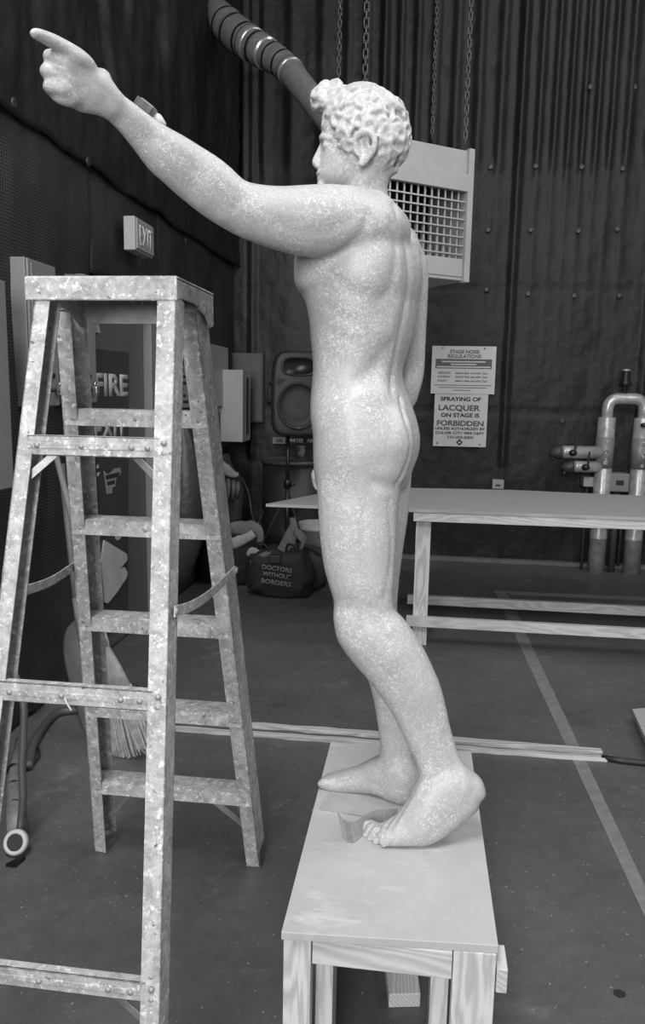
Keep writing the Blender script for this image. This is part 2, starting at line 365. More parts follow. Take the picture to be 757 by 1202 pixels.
stroke([(262,256)], .014, .006); stroke([(275,245),(285,232)], .010, -.003)
stroke([(262,235),(238,208),(212,185),(180,160)], .009, -.003); stroke([(235,243),(205,215),(175,182),(148,152)], .006, .003)
stroke([(131,131)], .010, .005)
for (x, y) in [(93,68),(79,81),(75,96),(74,110)]: stroke([(x, y)], .009, .0035)
stroke([(97,72),(124,103)], .003, .0016); stroke([(82,84),(118,110)], .003, .0016); stroke([(78,97),(114,116)], .003, .0016)
stroke([(60,75),(72,80),(82,86)], .0032, -.004); stroke([(57,92.5),(68,96),(79,102)], .0032, -.004); stroke([(66,61),(76,66)], .004, -.003)
stroke([(371,208),(381,209.5)], .0025, -.003); stroke([(440,198),(428,210),(412,222)], .010, .004); stroke([(448,200),(440,214)], .008, -.003)
stroke([(384,166),(390,168)], .003, -.003); stroke([(377,199),(382,194)], .003, -.002)
stroke([(426,170),(428,180),(424,186)], .0035, -.006)

def bvh_of(me): return BVHTree.FromPolygons([x.co for x in me.vertices], [tuple(p.vertices) for p in me.polygons])
bv = bvh_of(sme)
nr = np.empty(len(sme.vertices)*3); sme.vertices.foreach_get('normal', nr); nr = nr.reshape(-1, 3)
disp = np.zeros(len(v))
for pts, wd, am in STK:
    P = catmull(pts, 4) if len(pts) > 1 else [np.array(pts[0], float)]
    W3 = []
    for p in P:
        h = bv.ray_cast(Vector(_O), Vector(ray(p[0], p[1])).normalized())
        if h[0] is not None: W3.append(np.array(h[0]))
    if not W3: continue
    W3 = np.array(W3); lo = W3.min(0)-3*wd; hi = W3.max(0)+3*wd
    idx = np.where(((v > lo) & (v < hi)).all(1))[0]; vv = v[idx]; dm = np.full(len(idx), 1e9)
    for i in range(len(W3)):
        a = W3[i]; b = W3[min(i+1, len(W3)-1)]; ab = b-a; L2 = ab@ab
        if L2 > .01: b = a; ab = ab*0; L2 = 0
        t = np.clip(((vv-a)@ab)/L2, 0, 1)[:, None] if L2 > 1e-12 else np.zeros((len(vv), 1))
        dm = np.minimum(dm, ((vv-(a+t*ab))**2).sum(1))
    disp[idx] += am*np.exp(-dm/(wd*wd))
for _ in range(8):
    disp = disp*.4+.6*(np.bincount(e[:, 0], disp[e[:, 1]], len(v))+np.bincount(e[:, 1], disp[e[:, 0]], len(v)))/np.bincount(e.ravel(), minlength=len(v))
v = v+nr*disp[:, None]; v = smooth_np(v, e, 2, wz(v)); v[:, 2] = np.where((v[:, 2] < .401), .401-(.401-v[:, 2])*.12, v[:, 2]); setco(sme, v)
for p in sme.polygons: p.use_smooth = True
def clay(nt, bs, mp):
    N = nt.nodes; Lk = nt.links
    def noi(sc, det=3, dist=0):
        n = N.new('ShaderNodeTexNoise'); n.inputs['Scale'].default_value = sc; n.inputs['Detail'].default_value = det; n.inputs['Distortion'].default_value = dist; n.inputs['Roughness'].default_value = .55
        Lk.new(mp.outputs[0], n.inputs['Vector']); return n.outputs['Fac']
    a = noi(105, 3, .9)
    rd = N.new('ShaderNodeMath'); rd.operation = 'SUBTRACT'; rd.inputs[1].default_value = .5; Lk.new(a, rd.inputs[0])
    ab = N.new('ShaderNodeMath'); ab.operation = 'ABSOLUTE'; Lk.new(rd.outputs[0], ab.inputs[0])
    rp = N.new('ShaderNodeMapRange'); rp.inputs['From Min'].default_value = .0; rp.inputs['From Max'].default_value = .05; rp.inputs['To Min'].default_value = 1; rp.inputs['To Max'].default_value = 0
    Lk.new(ab.outputs[0], rp.inputs['Value'])
    patch = noi(9, 3)
    pm = N.new('ShaderNodeMapRange'); pm.inputs['From Min'].default_value = .38; pm.inputs['From Max'].default_value = .62; pm.inputs['To Min'].default_value = .28; Lk.new(patch, pm.inputs['Value'])
    mu = N.new('ShaderNodeMath'); mu.operation = 'MULTIPLY'; Lk.new(rp.outputs[0], mu.inputs[0]); Lk.new(pm.outputs[0], mu.inputs[1])
    mx = N.new('ShaderNodeMix'); mx.data_type = 'RGBA'; A, B = g(176), g(236)
    mx.inputs['A'].default_value = (A, A, A, 1); mx.inputs['B'].default_value = (B, B, B, 1); Lk.new(mu.outputs[0], mx.inputs['Factor']); Lk.new(mx.outputs['Result'], bs.inputs['Base Color'])
    bn = N.new('ShaderNodeBump'); bn.inputs['Distance'].default_value = .0011; bn.inputs['Strength'].default_value = .6; Lk.new(mu.outputs[0], bn.inputs['Height'])
    Lk.new(bn.outputs[0], bs.inputs['Normal'])
statue = link('statue', sme, mat('clay', 200, .38, spec=.6, fn=clay))
tag(statue, 'pale life-size nude male statue pointing with one arm, standing on wooden bench', 'statue')
# ================================================================ ROOM
XL = -1.78; YB = 7.06; XR = 3.6; YF = -5.0; ZT = 7.0
def floor_fn(nt, bs, mp):
    N = nt.nodes; L = nt.links
    def noi(sc, det=5, rough=.6, src=None):
        n = N.new('ShaderNodeTexNoise'); n.inputs['Scale'].default_value = sc; n.inputs['Detail'].default_value = det; n.inputs['Roughness'].default_value = rough
        L.new(mp.outputs[0], n.inputs['Vector']); return n.outputs['Fac']
    def ramp(src, p0, p1, a, b):
        r = N.new('ShaderNodeMapRange'); r.inputs['From Min'].default_value = p0; r.inputs['From Max'].default_value = p1; r.inputs['To Min'].default_value = a; r.inputs['To Max'].default_value = b
        L.new(src, r.inputs['Value']); return r.outputs[0]
    def mul(a, b, op='MULTIPLY'):
        m = N.new('ShaderNodeMath'); m.operation = op; L.new(a, m.inputs[0])
        if hasattr(b, 'node'): L.new(b, m.inputs[1])
        else: m.inputs[1].default_value = b
        return m.outputs[0]
    base = ramp(noi(1.3, 6), .3, .7, g(76), g(94))
    fine = ramp(noi(22, 6, .7), .3, .7, .86, 1.14)
    c = mul(base, fine)
    specks = ramp(noi(85, 2, .5), .70, .72, 0, .22); c = mul(c, specks, 'ADD')
    # long thin scratches
    m2 = N.new('ShaderNodeMapping'); m2.inputs['Scale'].default_value = (14, .9, 1); m2.inputs['Rotation'].default_value = (0, 0, .5); L.new(mp.outputs[0], m2.inputs['Vector'])
    n = N.new('ShaderNodeTexNoise'); n.inputs['Scale'].default_value = 3; n.inputs['Detail'].default_value = 8; n.inputs['Roughness'].default_value = .8; L.new(m2.outputs[0], n.inputs['Vector'])
    c = mul(c, ramp(n.outputs['Fac'], .66, .74, 0, .10), 'ADD')
    scuff = ramp(noi(3.2, 8, .75), .58, .72, 0, .07); c = mul(c, scuff, 'ADD')
    dark = ramp(noi(2.1, 6, .7), .30, .38, .72, 1); c = mul(c, dark)
    cb = N.new('ShaderNodeCombineColor'); [L.new(c, cb.inputs[i]) for i in range(3)]; L.new(cb.outputs[0], bs.inputs['Base Color'])
    L.new(ramp(noi(6, 5), .3, .7, .35, .6), bs.inputs['Roughness'])
fm = mat('painted_concrete', 85, .45, spec=.4, fn=floor_fn)
MB().box(XL-.3, XR, YF, YB+.3, -.1, 0).build('floor', fm, kind='structure')
def weave(dist, sc):
    def fn(nt, bs, mp):
        N = nt.nodes; L = nt.links
        w1 = N.new('ShaderNodeTexWave'); w1.bands_direction = 'Y'; w1.inputs['Scale'].default_value = sc; w1.inputs['Distortion'].default_value = .6
        w2 = N.new('ShaderNodeTexWave'); w2.bands_direction = 'Z'; w2.inputs['Scale'].default_value = sc; w2.inputs['Distortion'].default_value = .6
        for w in (w1, w2): L.new(mp.outputs[0], w.inputs['Vector'])
        m = N.new('ShaderNodeMath'); m.operation = 'MULTIPLY'; L.new(w1.outputs['Fac'], m.inputs[0]); L.new(w2.outputs['Fac'], m.inputs[1])
        b = N.new('ShaderNodeBump'); b.inputs['Distance'].default_value = dist; L.new(m.outputs[0], b.inputs['Height']); L.new(b.outputs[0], bs.inputs['Normal'])
        n = N.new('ShaderNodeTexNoise'); n.inputs['Scale'].default_value = 1.7; n.inputs['Detail'].default_value = 6; L.new(mp.outputs[0], n.inputs['Vector'])
        r = N.new('ShaderNodeMapRange'); r.inputs['From Min'].default_value = .3; r.inputs['From Max'].default_value = .7; r.inputs['To Min'].default_value = g(34); r.inputs['To Max'].default_value = g(58); L.new(n.outputs['Fac'], r.inputs['Value'])
        cb = N.new('ShaderNodeCombineColor'); [L.new(r.outputs[0], cb.inputs[i]) for i in range(3)]; L.new(cb.outputs[0], bs.inputs['Base Color'])
    return fn
mesh_cloth = mat('mesh_cloth', 50, .55, fn=weave(.003, 22), spec=.3)
black_cloth = mat('black_cloth', 27, .55, var=6, scale=3, bump=.012, bscale=9, spec=.4)
dark_wall = mat('dark_wall', 24, .8)
grommet_m = mat('dull_metal', 70, .45, .6)
def nz(x, y, z, o=3): return noise.fractal(Vector((x, y, z)), .9, 2.0, o)
def grid(name, nu, nv, P, m, parent=None, kind=None, thick=.02):
    mb = MB(); vs = [P(i/nu, j/nv) for j in range(nv+1) for i in range(nu+1)]
    fs = [(j*(nu+1)+i, j*(nu+1)+i+1, (j+1)*(nu+1)+i+1, (j+1)*(nu+1)+i) for j in range(nv) for i in range(nu)]
    me = bpy.data.meshes.new(name); me.from_pydata([tuple(v) for v in vs], [], fs); o = link(name, me, m, parent, smooth=True, kind=kind)
    if thick: s = o.modifiers.new('s', 'SOLIDIFY'); s.thickness = thick; s.offset = 0
    return o
wl = MB().box(XL-.3, XL-.06, YF, YB+.3, 0, ZT).build('wall_left', dark_wall, kind='structure')
wb = MB().box(XL-.3, XR, YB+.06, YB+.3, 0, ZT).build('wall_back', dark_wall, kind='structure')
# quilted sound blankets on the left wall: bands hung one over another
def bandL(y0, y1, z0, z1, off, amp, seed, m, sag=0.0):
    nu = int((y1-y0)*34); nv = int((z1-z0)*30)
    def P(u, v):
        y = y0+(y1-y0)*u; z = z0+(z1-z0)*v
        zz = z-sag*math.sin(PI*((y*1.1+seed) % 1))*(.15+.85*(v))*.5+.03*nz(y*2, seed, 0)*(1 if 0 < v < 1 else .6)
        f = .6*nz(y*1.6+seed, z*.45, seed)+.35*nz(y*4+seed, z*1.2, seed+3)+.16*abs(nz(y*7+z*3, z*5, seed+7))
        bel = math.sin(PI*min(max(v, 0), 1))*.6+.4
        return (XL+off+amp*f*bel, y, zz)
    return grid('sound_blanket', nu, nv, P, m, wl, thick=.008)
bandL(YF, 3.95, -.0, 2.66, .03, .05, 1.3, mesh_cloth)
bandL(3.95, 5.0, 2.1, 2.66, .03, .04, 2.9, mesh_cloth)
bandL(4.99, YB+.1, -.0, 2.66, .03, .04, 4.1, mesh_cloth)
bandL(1.0, YB+.1, 2.62, ZT, .07, .13, 5.7, black_cloth, .18)
# back wall blanket: pleated upper, flat lower
def PB(u, v):
    x = XL-.05+(XR-XL)*u; z = ZT*v
    k = min(max((z-3.32)/.25, 0), 1); per = .165+.02*math.sin(x*3)
    pl = (.5+.5*math.cos(2*PI*(x/per)))**2.2
    pl2 = max(0, 1-abs(((x-.62+.45*0) % 1.15)-.1)/.05)
    f = .034*pl*k+.010*pl*(1-k)*max(0, (z-1.5)/2)+.012*nz(x*2.2, z*.7, 2)+.006*nz(x*7, z*4, 5)+.03*pl2*(1 if z > .9 else .3)
    for zs in (3.40, 4.25, 2.42, 1.36): f -= .012*math.exp(-((z-zs)/.02)**2)
    return (x, YB-.015-f, z)
grid('sound_blanket', 420, 190, PB, black_cloth, wb, thick=.006)
def washer(p, nrm, r=.022):
    m = MB(); m.lathe(p, [(0, .0), (r, .0), (r, .004), (r*.75, .007), (r*.3, .005), (0, .005)], 16, nrm); return m.build('washer', grommet_m, wb if abs(nrm[1]) > .5 else wl, smooth=True)
for (x, y) in [(576,196),(629,195),(683,196),(731,198),(573,270),(623,270),(679,271),(725,269),(571,340),(620,345),(674,347),(727,347),(660,494),(693,102),(745,102)]:
    p = aY(x, y, YB-.045); washer(p, (0, -1, 0))
for (x, y) in [(16,121),(103,190),(218,283)]:
    p = aX(x, y, XL+.14); washer(p, (1, 0, 0))
# base strip of the back wall
MB().box(XL, XR, YB-.10, YB+.0, 0, .035).build('baseboard_back', mat('dusty_strip', 105, .7, var=15, scale=10), bevel=.004, kind='structure')
# ceiling joists are out of frame; a dark roof closes the room
MB().box(XL-.3, XR+.3, YF, YB+.3, ZT, ZT+.1).build('ceiling', dark_wall, kind='structure')
# ---- floor tape
tm = mat('worn_tape', 118, .6, var=12, scale=20)
def tape(pts, label):
    w = []; return tag(MB().prism([aZ(x, y, .0005) for x, y in pts], (0, 0, .0012)).build('floor_tape', tm), label, 'tape', None)
tape([(580,693),(594,694),(757,1040),(757,1077)], 'long pale tape line running along the floor under the plywood table')
tape([(594,694),(757,701),(757,705),(598,698)], 'thin pale tape strip across the floor behind the plywood table')
# ---- fire exit door on the left wall
dm = mat('door_paint', 92, .45, var=5, scale=3); dm2 = mat('door_frame_paint', 125, .4, var=6, scale=4); dkp = mat('door_panel_paint', 62, .45)
cream = mat('letter_paint', 190, .6, var=12, scale=30)
dY0, dY1 = 3.98, 4.72; dX = XL+.02
door = MB().box(dX-.03, dX+.0, dY0-.12, dY1, .01, 2.0).build('door_1', dm, bevel=.003, kind='structure')
MB().prism([aX(x, y, dX+.002) for x, y in ((100,408),(151,414),(150,737),(108,752))], (.002, 0, 0)).build('painted_panel', dkp, door)
fr = MB().box(dX-.05, dX+.05, dY1+.02, dY1+.14, 0, 2.06).box(dX-.05, dX+.035, dY1+.14, dY1+.22, 0, 2.06).box(dX-.05, dX+.05, dY0-.2, dY1+.14, 2.0, 2.07)
fr.build('door_frame', dm2, door, bevel=.004)
MB().bar(aX(108,372,dX+.03), aX(112,392,dX+.05), .04, .04).build('door_closer', dm2, door, bevel=.003)
def text(name, s, m, parent, o, right, up, h, wid=None, depth=.002, bold=.0):
    """letters standing on point o (left of baseline), cap height h, fitted to width wid"""
    cu = bpy.data.curves.new(name, 'FONT'); cu.body = s; cu.size = 1; cu.offset = bold; ob = bpy.data.objects.new('t', cu); COL.objects.link(ob)
    dg = bpy.context.evaluated_depsgraph_get(); me = bpy.data.meshes.new_from_object(ob.evaluated_get(dg)); bpy.data.objects.remove(ob)
    xs = [v.co.x for v in me.vertices]; x0, x1 = min(xs), max(xs); cap = .729
    ys = [v.co.y for v in me.vertices]; right = Vector(right).normalized(); up = Vector(up).normalized(); nrm = right.cross(up)
    sx = (wid/(x1-x0)) if wid else h/cap; sy = h/cap
    for v in me.vertices:
        v.co = Vector(o)+right*(v.co.x-x0)*sx+up*v.co.y*sy
    bm = bmesh.new(); bm.from_mesh(me); r = bmesh.ops.extrude_face_region(bm, geom=bm.faces[:]); bmesh.ops.translate(bm, vec=nrm*depth, verts=[q for q in r['geom'] if isinstance(q, bmesh.types.BMVert)]); bmesh.ops.recalc_face_normals(bm, faces=bm.faces); bm.to_mesh(me); bm.free()
    me.materials.clear(); return link(name, me, m, parent)
p0 = aX(113,462,dX+.004); p1 = aX(148,464,dX+.004)
text('fire_lettering', 'FIRE', cream, door, (dX+.004, p0.y-.02, aX(148,464,dX).z), (0,1,0), (0,0,1), .122, p1.y-p0.y+.05, bold=.035)
p0 = aX(112,510,dX+.004); p1 = aX(146,511,dX+.004)
text('exit_lettering', 'EXIT', cream, door, (dX+.004, p0.y-.02, aX(146,512,dX).z), (0,1,0), (0,0,1), .122, p1.y-p0.y+.05, bold=.035)
ppr = mat('torn_paper', 178, .7, var=12, scale=9)
def scrap(name, pts, m, d=.006):
    return MB().prism([aX(x, y, dX+.006) for x, y in pts], (d, 0, 0)).build(name, m, door)
st = scrap('torn_sticker', [(121,552),(125,556),(128,556),(134,550),(141,549),(142,555),(136,562),(135,571),(132,572),(131,579),(125,580),(123,566)], mat('sticker_paper', 140, .6, var=14, scale=40), .002)
scrap('torn_sticker', [(110,547),(115,545),(116,549),(111,551)], ppr, .002); scrap('torn_sticker', [(110,556),(117,554),(115,559),(110,560)], ppr, .002)
ink = mat('dark_ink', 45, .6)
scrap('sticker_print', [(123.5,558),(140,554),(138,560),(124,563)], ink, .0035); scrap('sticker_print', [(125,565.5),(134,563.5),(134,568),(126,570)], ink, .0035)
pp = scrap('torn_paper', [(121,634),(147,650),(148,657),(138,669),(145,666),(148,672),(147,678),(135,696),(125,708),(121,707),(117,660)], ppr, .01)
scrap('paper_scrap', [(140,619),(141.5,619),(141.5,632),(137,634.5),(135,632)], ppr, .003)
# ================================================================ STEPLADDER
def spat(nt, bs, mp):
    N = nt.nodes; L = nt.links
    def noi(sc, det=4, rough=.6, dist=0):
        n = N.new('ShaderNodeTexNoise'); n.inputs['Scale'].default_value = sc; n.inputs['Detail'].default_value = det; n.inputs['Roughness'].default_value = rough; n.inputs['Distortion'].default_value = dist
        L.new(mp.outputs[0], n.inputs['Vector']); return n.outputs['Fac']
    def mix(f, a, b):
        m = N.new('ShaderNodeMix'); m.data_type = 'FLOAT'; L.new(f, m.inputs['Factor'])
        for k, q in ((2, a), (3, b)):
            if hasattr(q, 'node'): L.new(q, m.inputs[k])
            else: m.inputs[k].default_value = q
        return m.outputs[0]
    def ramp(src, p0, p1, a=0, b=1):
        r = N.new('ShaderNodeMapRange'); r.inputs['From Min'].default_value = p0; r.inputs['From Max'].default_value = p1; r.inputs['To Min'].default_value = a; r.inputs['To Max'].default_value = b
        L.new(src, r.inputs['Value']); return r.outputs[0]
    base = ramp(noi(24, 8, .78, .5), .34, .66, g(138), g(208))
    c = mix(ramp(noi(60, 6, .75), .55, .62), base, g(230))
    c = mix(ramp(noi(48, 6, .7, .3), .62, .68), c, g(88))
    cb = N.new('ShaderNodeCombineColor'); [L.new(c, cb.inputs[i]) for i in range(3)]; L.new(cb.outputs[0], bs.inputs['Base Color'])
    b = N.new('ShaderNodeBump'); b.inputs['Distance'].default_value = .002; L.new(noi(50, 5), b.inputs['Height']); L.new(b.outputs[0], bs.inputs['Normal'])
pm = mat('spattered_aluminium', 160, .55, .12, fn=spat)
am = mat('scuffed_aluminium', 165, .42, .7, var=22, scale=18, bump=.0008, bscale=40)
riv = mat('rivet_metal', 165, .55, .3)
lad = thing('stepladder', (-.72, 1.78, 0), 'paint-spattered aluminium A-frame stepladder standing on the floor left of the statue', 'stepladder')
def far(z): return 1.785+(2.245-1.785)*(1.7-z)/1.7
def near(z): return 1.60-(1.60-1.24)*(1.7-z)/1.7
def lerp(a, b, t): return a+(b-a)*t
# C-channel rail: web outside, flanges inward.  axis from top to foot
def channel(mb, top, bot, out, w, d, t=.004):
    top = Vector(top); bot = Vector(bot); ax = (bot-top).normalized(); o = Vector((out, 0, 0)); o = (o-ax*o.dot(ax)).normalized(); dp = ax.cross(o); dp = dp if dp.y < 0 else -dp   # towards -Y
    def slab(ca, ua, ub, va, vb):
        c = []
        for p in (top, bot):
            c += [p+o*ua+dp*va, p+o*ub+dp*va, p+o*ub+dp*vb, p+o*ua+dp*vb]
        mb.hexa(c)
    slab(0, -t, 0, -d/2, d/2); slab(0, -w, 0, d/2-t, d/2); slab(0, -w, 0, -d/2, -d/2+t)
FR = [(-.523, far(1.69), 1.69), (-.463, far(.02), .02)]; FLt = [(-.862, far(1.69), 1.69), (-1.012, far(.02), .02)]
NR = [(-.512, near(1.69), 1.69), (-.455, near(.02), .02)]; NLt = [(-.82, near(1.69), 1.69), (-.915, near(.02), .02)]
def rail(seg, out, w, d):
    m = MB(); channel(m, seg[0], seg[1], out, w, d); return m.build('rail', pm, lad, bevel=.0008)
rail(FR, 1, .042, .092); rail(FLt, -1, .038, .092)
rail(NR, 1, .040, .058); rail(NLt, -1, .034, .050)
# cap
cp = MB(); x0, x1 = -.838, -.508
cp.box(x0, x1, 1.565, 1.845, 1.722, 1.732)
cp.box(x0, x1, 1.563, 1.572, 1.682, 1.730); cp.box(x0, x1, 1.836, 1.845, 1.672, 1.730)
for x in (x0, x1-.006):
    cp.prism([(x,1.565,1.73),(x,1.845,1.73),(x,1.845,1.655),(x,1.82,1.648),(x,1.78,1.672),(x,1.70,1.690),(x,1.60,1.690),(x,1.565,1.684)], (.006, 0, 0))
cp.build('top_cap', pm, lad, bevel=.003)
cr = MB(); cr.box(-.80, -.53, 1.80, 1.806, 1.655, 1.70); cr.build('cap_crosspiece', am, lad, bevel=.001)
# treads with ribbed top and drop lip
for k in range(5):
    z = .29*(k+1)+.0; yc = far(z); xl = lerp(-.862, -1.012, (1.69-z)/1.67)+.004; xr = lerp(-.523, -.463, (1.69-z)/1.67)-.004
    m = MB(); m.box(xl, xr, yc-.036, yc+.036, z-.004, z); m.box(xl, xr, yc-.040, yc-.036, z-.040, z+.001); m.box(xl, xr, yc+.036, yc+.040, z-.040, z+.001)
    for j in range(9): yy = yc-.032+.008*j; m.box(xl, xr, yy-.0015, yy+.0015, z, z+.0022)
    tr = m.build('tread', pm, lad, bevel=.0008)
    for (xx) in (xl+.02, lerp(xl, xr, .5), xr-.02):
        MB().lathe((xx, yc-.040, z-.022), [(0,0),(.005,0),(.0045,.002),(0,.003)], 10, (0,-1,0)).build('rivet', riv, tr, smooth=True)
# rear horizontals with rivets
for z, x in ((1.383,0),(.885,0),(.335,0)):
    t = (1.69-z)/1.67; yc = near(z)-.003; xl = lerp(-.82, -.915, t)+.022; xr = lerp(-.512, -.455, t)-.030
    m = MB(); m.box(xl, xr, yc-.024, yc-.020, z-.021, z+.021); m.box(xl, xr, yc-.024, yc-.004, z+.018, z+.021); m.box(xl, xr, yc-.024, yc-.004, z-.021, z-.018)
    m.box(xl, xr, yc-.026, yc-.024, z-.006, z+.006)
    tr = m.build('rear_crossbar', pm, lad, bevel=.001)
    for xx in (lerp(xl, xr, .08), lerp(xl, xr, .92), lerp(xl, xr, .42), lerp(xl, xr, .80)):
        MB().lathe((xx, yc-.026, z), [(0,0),(.0065,0),(.006,.0025),(0,.004)], 12, (0,-1,0)).build('rivet', riv, tr, smooth=True)
    for zz in (-.011, .011):
        MB().lathe((xr+.012, yc-.0265, z+zz), [(0,0),(.0065,0),(.006,.0025),(0,.004)], 12, (0,-1,0)).build('rivet', riv, tr, smooth=True)
    if z != .885:
        dx = .055 if z > 1 else .07
        for a, s in ((xl, 1), (xr, -1)):
            MB().bar((a+s*dx, yc-.012, z-.018), (a-s*.0, near(z-.065)-.012, z-.067), .0035, .016, up=(0,0,1)).build('diagonal_brace', am, lad, bevel=.0008)
# braces under the lowest tread
z = .29
for yo in (-.03, .03):
    yc = far(z)+yo
    for xa, xb in ((-.86, -.945), (-.60, -.495)):
        MB().bar((xa, yc, z-.03), (xb, far(z-.14)+yo, z-.14), .0035, .018).build('diagonal_brace', am, lad, bevel=.0008)
# spreaders: flat straps hinged between front and rear rails
for pts in ([aY(205,718,near(1.0)-.01), aY(225,711,1.58), aY(248,696,1.78), aY(276,669,far(1.0)-.035)], [aY(-6,703,near(1.0)), aY(30,693,1.60), aY(62,681,1.78), aY(93,660,far(1.0))]):
    D = [Vector(p) for p in catmull(pts, 6)]; m = MB(); R = []
    for i, p in enumerate(D):
        t = (D[min(i+1, len(D)-1)]-D[max(i-1, 0)]).normalized(); s = t.cross(Vector((0,0,1))).normalized(); u = s.cross(t)
        R.append([p+s*.002+u*.0115, p-s*.002+u*.0115, p-s*.002-u*.0115, p+s*.002-u*.0115])
    m.loft(R); sp = m.build('spreader', pm, lad, bevel=.0008)
    for p in (D[0], D[-1]): MB().lathe(p+Vector((.003,0,0)), [(0,0),(.009,0),(.008,.003),(0,.004)], 12, (1,0,0)).build('pivot_bolt', riv, sp, smooth=True)
# feet
fm2 = mat('foot_metal', 105, .5, .5, var=20, scale=20)
for (x, y, _z), sd in ((FR[1], 1), (FLt[1], -1), (NR[1], 1), (NLt[1], -1)):
    m = MB(); m.box(x-.022-.022*sd, x+.022-.022*sd+sd*.004, y-.043, y+.043, 0, .008)
    m.prism([(x+sd*.004, y-.042, .0), (x+sd*.004, y+.042, .0), (x+sd*.001, y+.03, .06), (x+sd*.001, y-.05, .06)], (-sd*.003, 0, 0)); m.build('foot', fm2, lad, bevel=.001)
# ================================================================ WOODEN BENCH UNDER THE STATUE
def wood(v, var=14, rings=14, axis='X', dist=2.5, knot=True):
    def fn(nt, bs, mp):
        N = nt.nodes; L = nt.links
        mp.inputs['Scale'].default_value = {'X': (.12, 1, 1), 'Y': (1, .12, 1), 'Z': (1, 1, .12)}[axis]
        n0 = N.new('ShaderNodeTexNoise'); n0.inputs['Scale'].default_value = 6; n0.inputs['Detail'].default_value = 2; L.new(mp.outputs[0], n0.inputs['Vector'])
        mm = N.new('ShaderNodeVectorMath'); mm.operation = 'MULTIPLY_ADD'; mm.inputs[1].default_value = (.16, .16, .16); L.new(n0.outputs['Color'], mm.inputs[0]); L.new(mp.outputs[0], mm.inputs[2])
        w = N.new('ShaderNodeTexWave'); w.wave_type = 'RINGS'; w.rings_direction = axis; w.inputs['Scale'].default_value = rings; w.inputs['Distortion'].default_value = dist; w.inputs['Detail'].default_value = 2; w.inputs['Detail Scale'].default_value = 1.5
        L.new(mm.outputs[0], w.inputs['Vector'])
        f = N.new('ShaderNodeTexNoise'); f.inputs['Scale'].default_value = 160; f.inputs['Detail'].default_value = 4; L.new(mp.outputs[0], f.inputs['Vector'])
        ad = N.new('ShaderNodeMath'); ad.operation = 'MULTIPLY_ADD'; ad.inputs[1].default_value = .75; L.new(w.outputs['Fac'], ad.inputs[0])
        m3 = N.new('ShaderNodeMath'); m3.operation = 'MULTIPLY'; m3.inputs[1].default_value = .35; L.new(f.outputs['Fac'], m3.inputs[0]); L.new(m3.outputs[0], ad.inputs[2])
        r = N.new('ShaderNodeMapRange'); r.inputs['To Min'].default_value = g(v-var); r.inputs['To Max'].default_value = g(v+var); L.new(ad.outputs[0], r.inputs['Value'])
        cb = N.new('ShaderNodeCombineColor'); [L.new(r.outputs[0], cb.inputs[i]) for i in range(3)]; L.new(cb.outputs[0], bs.inputs['Base Color'])
    return fn
pineX = mat('pine_x', 190, .6, fn=wood(188, 17, 34, 'X', 4)); pineY = mat('pine_y', 190, .6, fn=wood(186, 17, 34, 'Y', 4)); pineZ = mat('pine_z', 190, .6, fn=wood(190, 22, 36, 'Z', 5))
def dusty(nt, bs, mp):
    N = nt.nodes; L = nt.links; c = None
    vals = []
    for sc, a, b, p, q in ((2.2, .90, 1.06, .3, .7), (14, .95, 1.05, .3, .7), (60, .96, 1.04, .3, .7)):
        n = N.new('ShaderNodeTexNoise'); n.inputs['Scale'].default_value = sc; n.inputs['Detail'].default_value = 6; n.inputs['Roughness'].default_value = .65; L.new(mp.outputs[0], n.inputs['Vector'])
        r = N.new('ShaderNodeMapRange'); r.inputs['From Min'].default_value = p; r.inputs['From Max'].default_value = q; r.inputs['To Min'].default_value = a; r.inputs['To Max'].default_value = b; L.new(n.outputs['Fac'], r.inputs['Value']); vals.append(r.outputs[0])
    c = vals[0]
    for x in vals[1:]:
        m = N.new('ShaderNodeMath'); m.operation = 'MULTIPLY'; L.new(c, m.inputs[0]); L.new(x, m.inputs[1]); c = m.outputs[0]
    m = N.new('ShaderNodeMath'); m.operation = 'MULTIPLY'; m.inputs[1].default_value = g(182); L.new(c, m.inputs[0]); c = m.outputs[0]
    # pale plaster smears
    mpp = N.new('ShaderNodeMapping'); mpp.inputs['Scale'].default_value = (2.2, 7, 1); mpp.inputs['Rotation'].default_value = (0, 0, .25); L.new(mp.outputs[0], mpp.inputs['Vector'])
    n = N.new('ShaderNodeTexNoise'); n.inputs['Scale'].default_value = 1.6; n.inputs['Detail'].default_value = 8; n.inputs['Roughness'].default_value = .7; L.new(mpp.outputs[0], n.inputs['Vector'])
    r = N.new('ShaderNodeMapRange'); r.inputs['From Min'].default_value = .54; r.inputs['From Max'].default_value = .70; r.inputs['To Min'].default_value = 0; r.inputs['To Max'].default_value = .2; L.new(n.outputs['Fac'], r.inputs['Value'])
    m = N.new('ShaderNodeMath'); m.operation = 'ADD'; L.new(c, m.inputs[0]); L.new(r.outputs[0], m.inputs[1])
    cb = N.new('ShaderNodeCombineColor'); [L.new(m.outputs[0], cb.inputs[i]) for i in range(3)]; L.new(cb.outputs[0], bs.inputs['Base Color'])
ply = mat('dusty_plywood', 182, .6, fn=dusty)
bench = thing('wooden_bench', (-.03, 1.85, 0), 'low pine bench with a plywood top carrying the statue', 'bench')
BT = .4
A = [aZ(330,1094,BT), aZ(585,1110,BT), aZ(553,882,BT), aZ(388,871,BT)]
MB().prism([Vector((p.x, p.y, BT-.018)) for p in A], (0, 0, .018)).build('plywood_top', ply, bench, bevel=.0015)
y0, y1, xa, xb = 1.418, 2.28, -.252, .190
LH = BT-.018
MB().box(xa+.004, xa+.062, y0+.004, y0+.042, 0, LH).build('leg', pineZ, bench, bevel=.002)
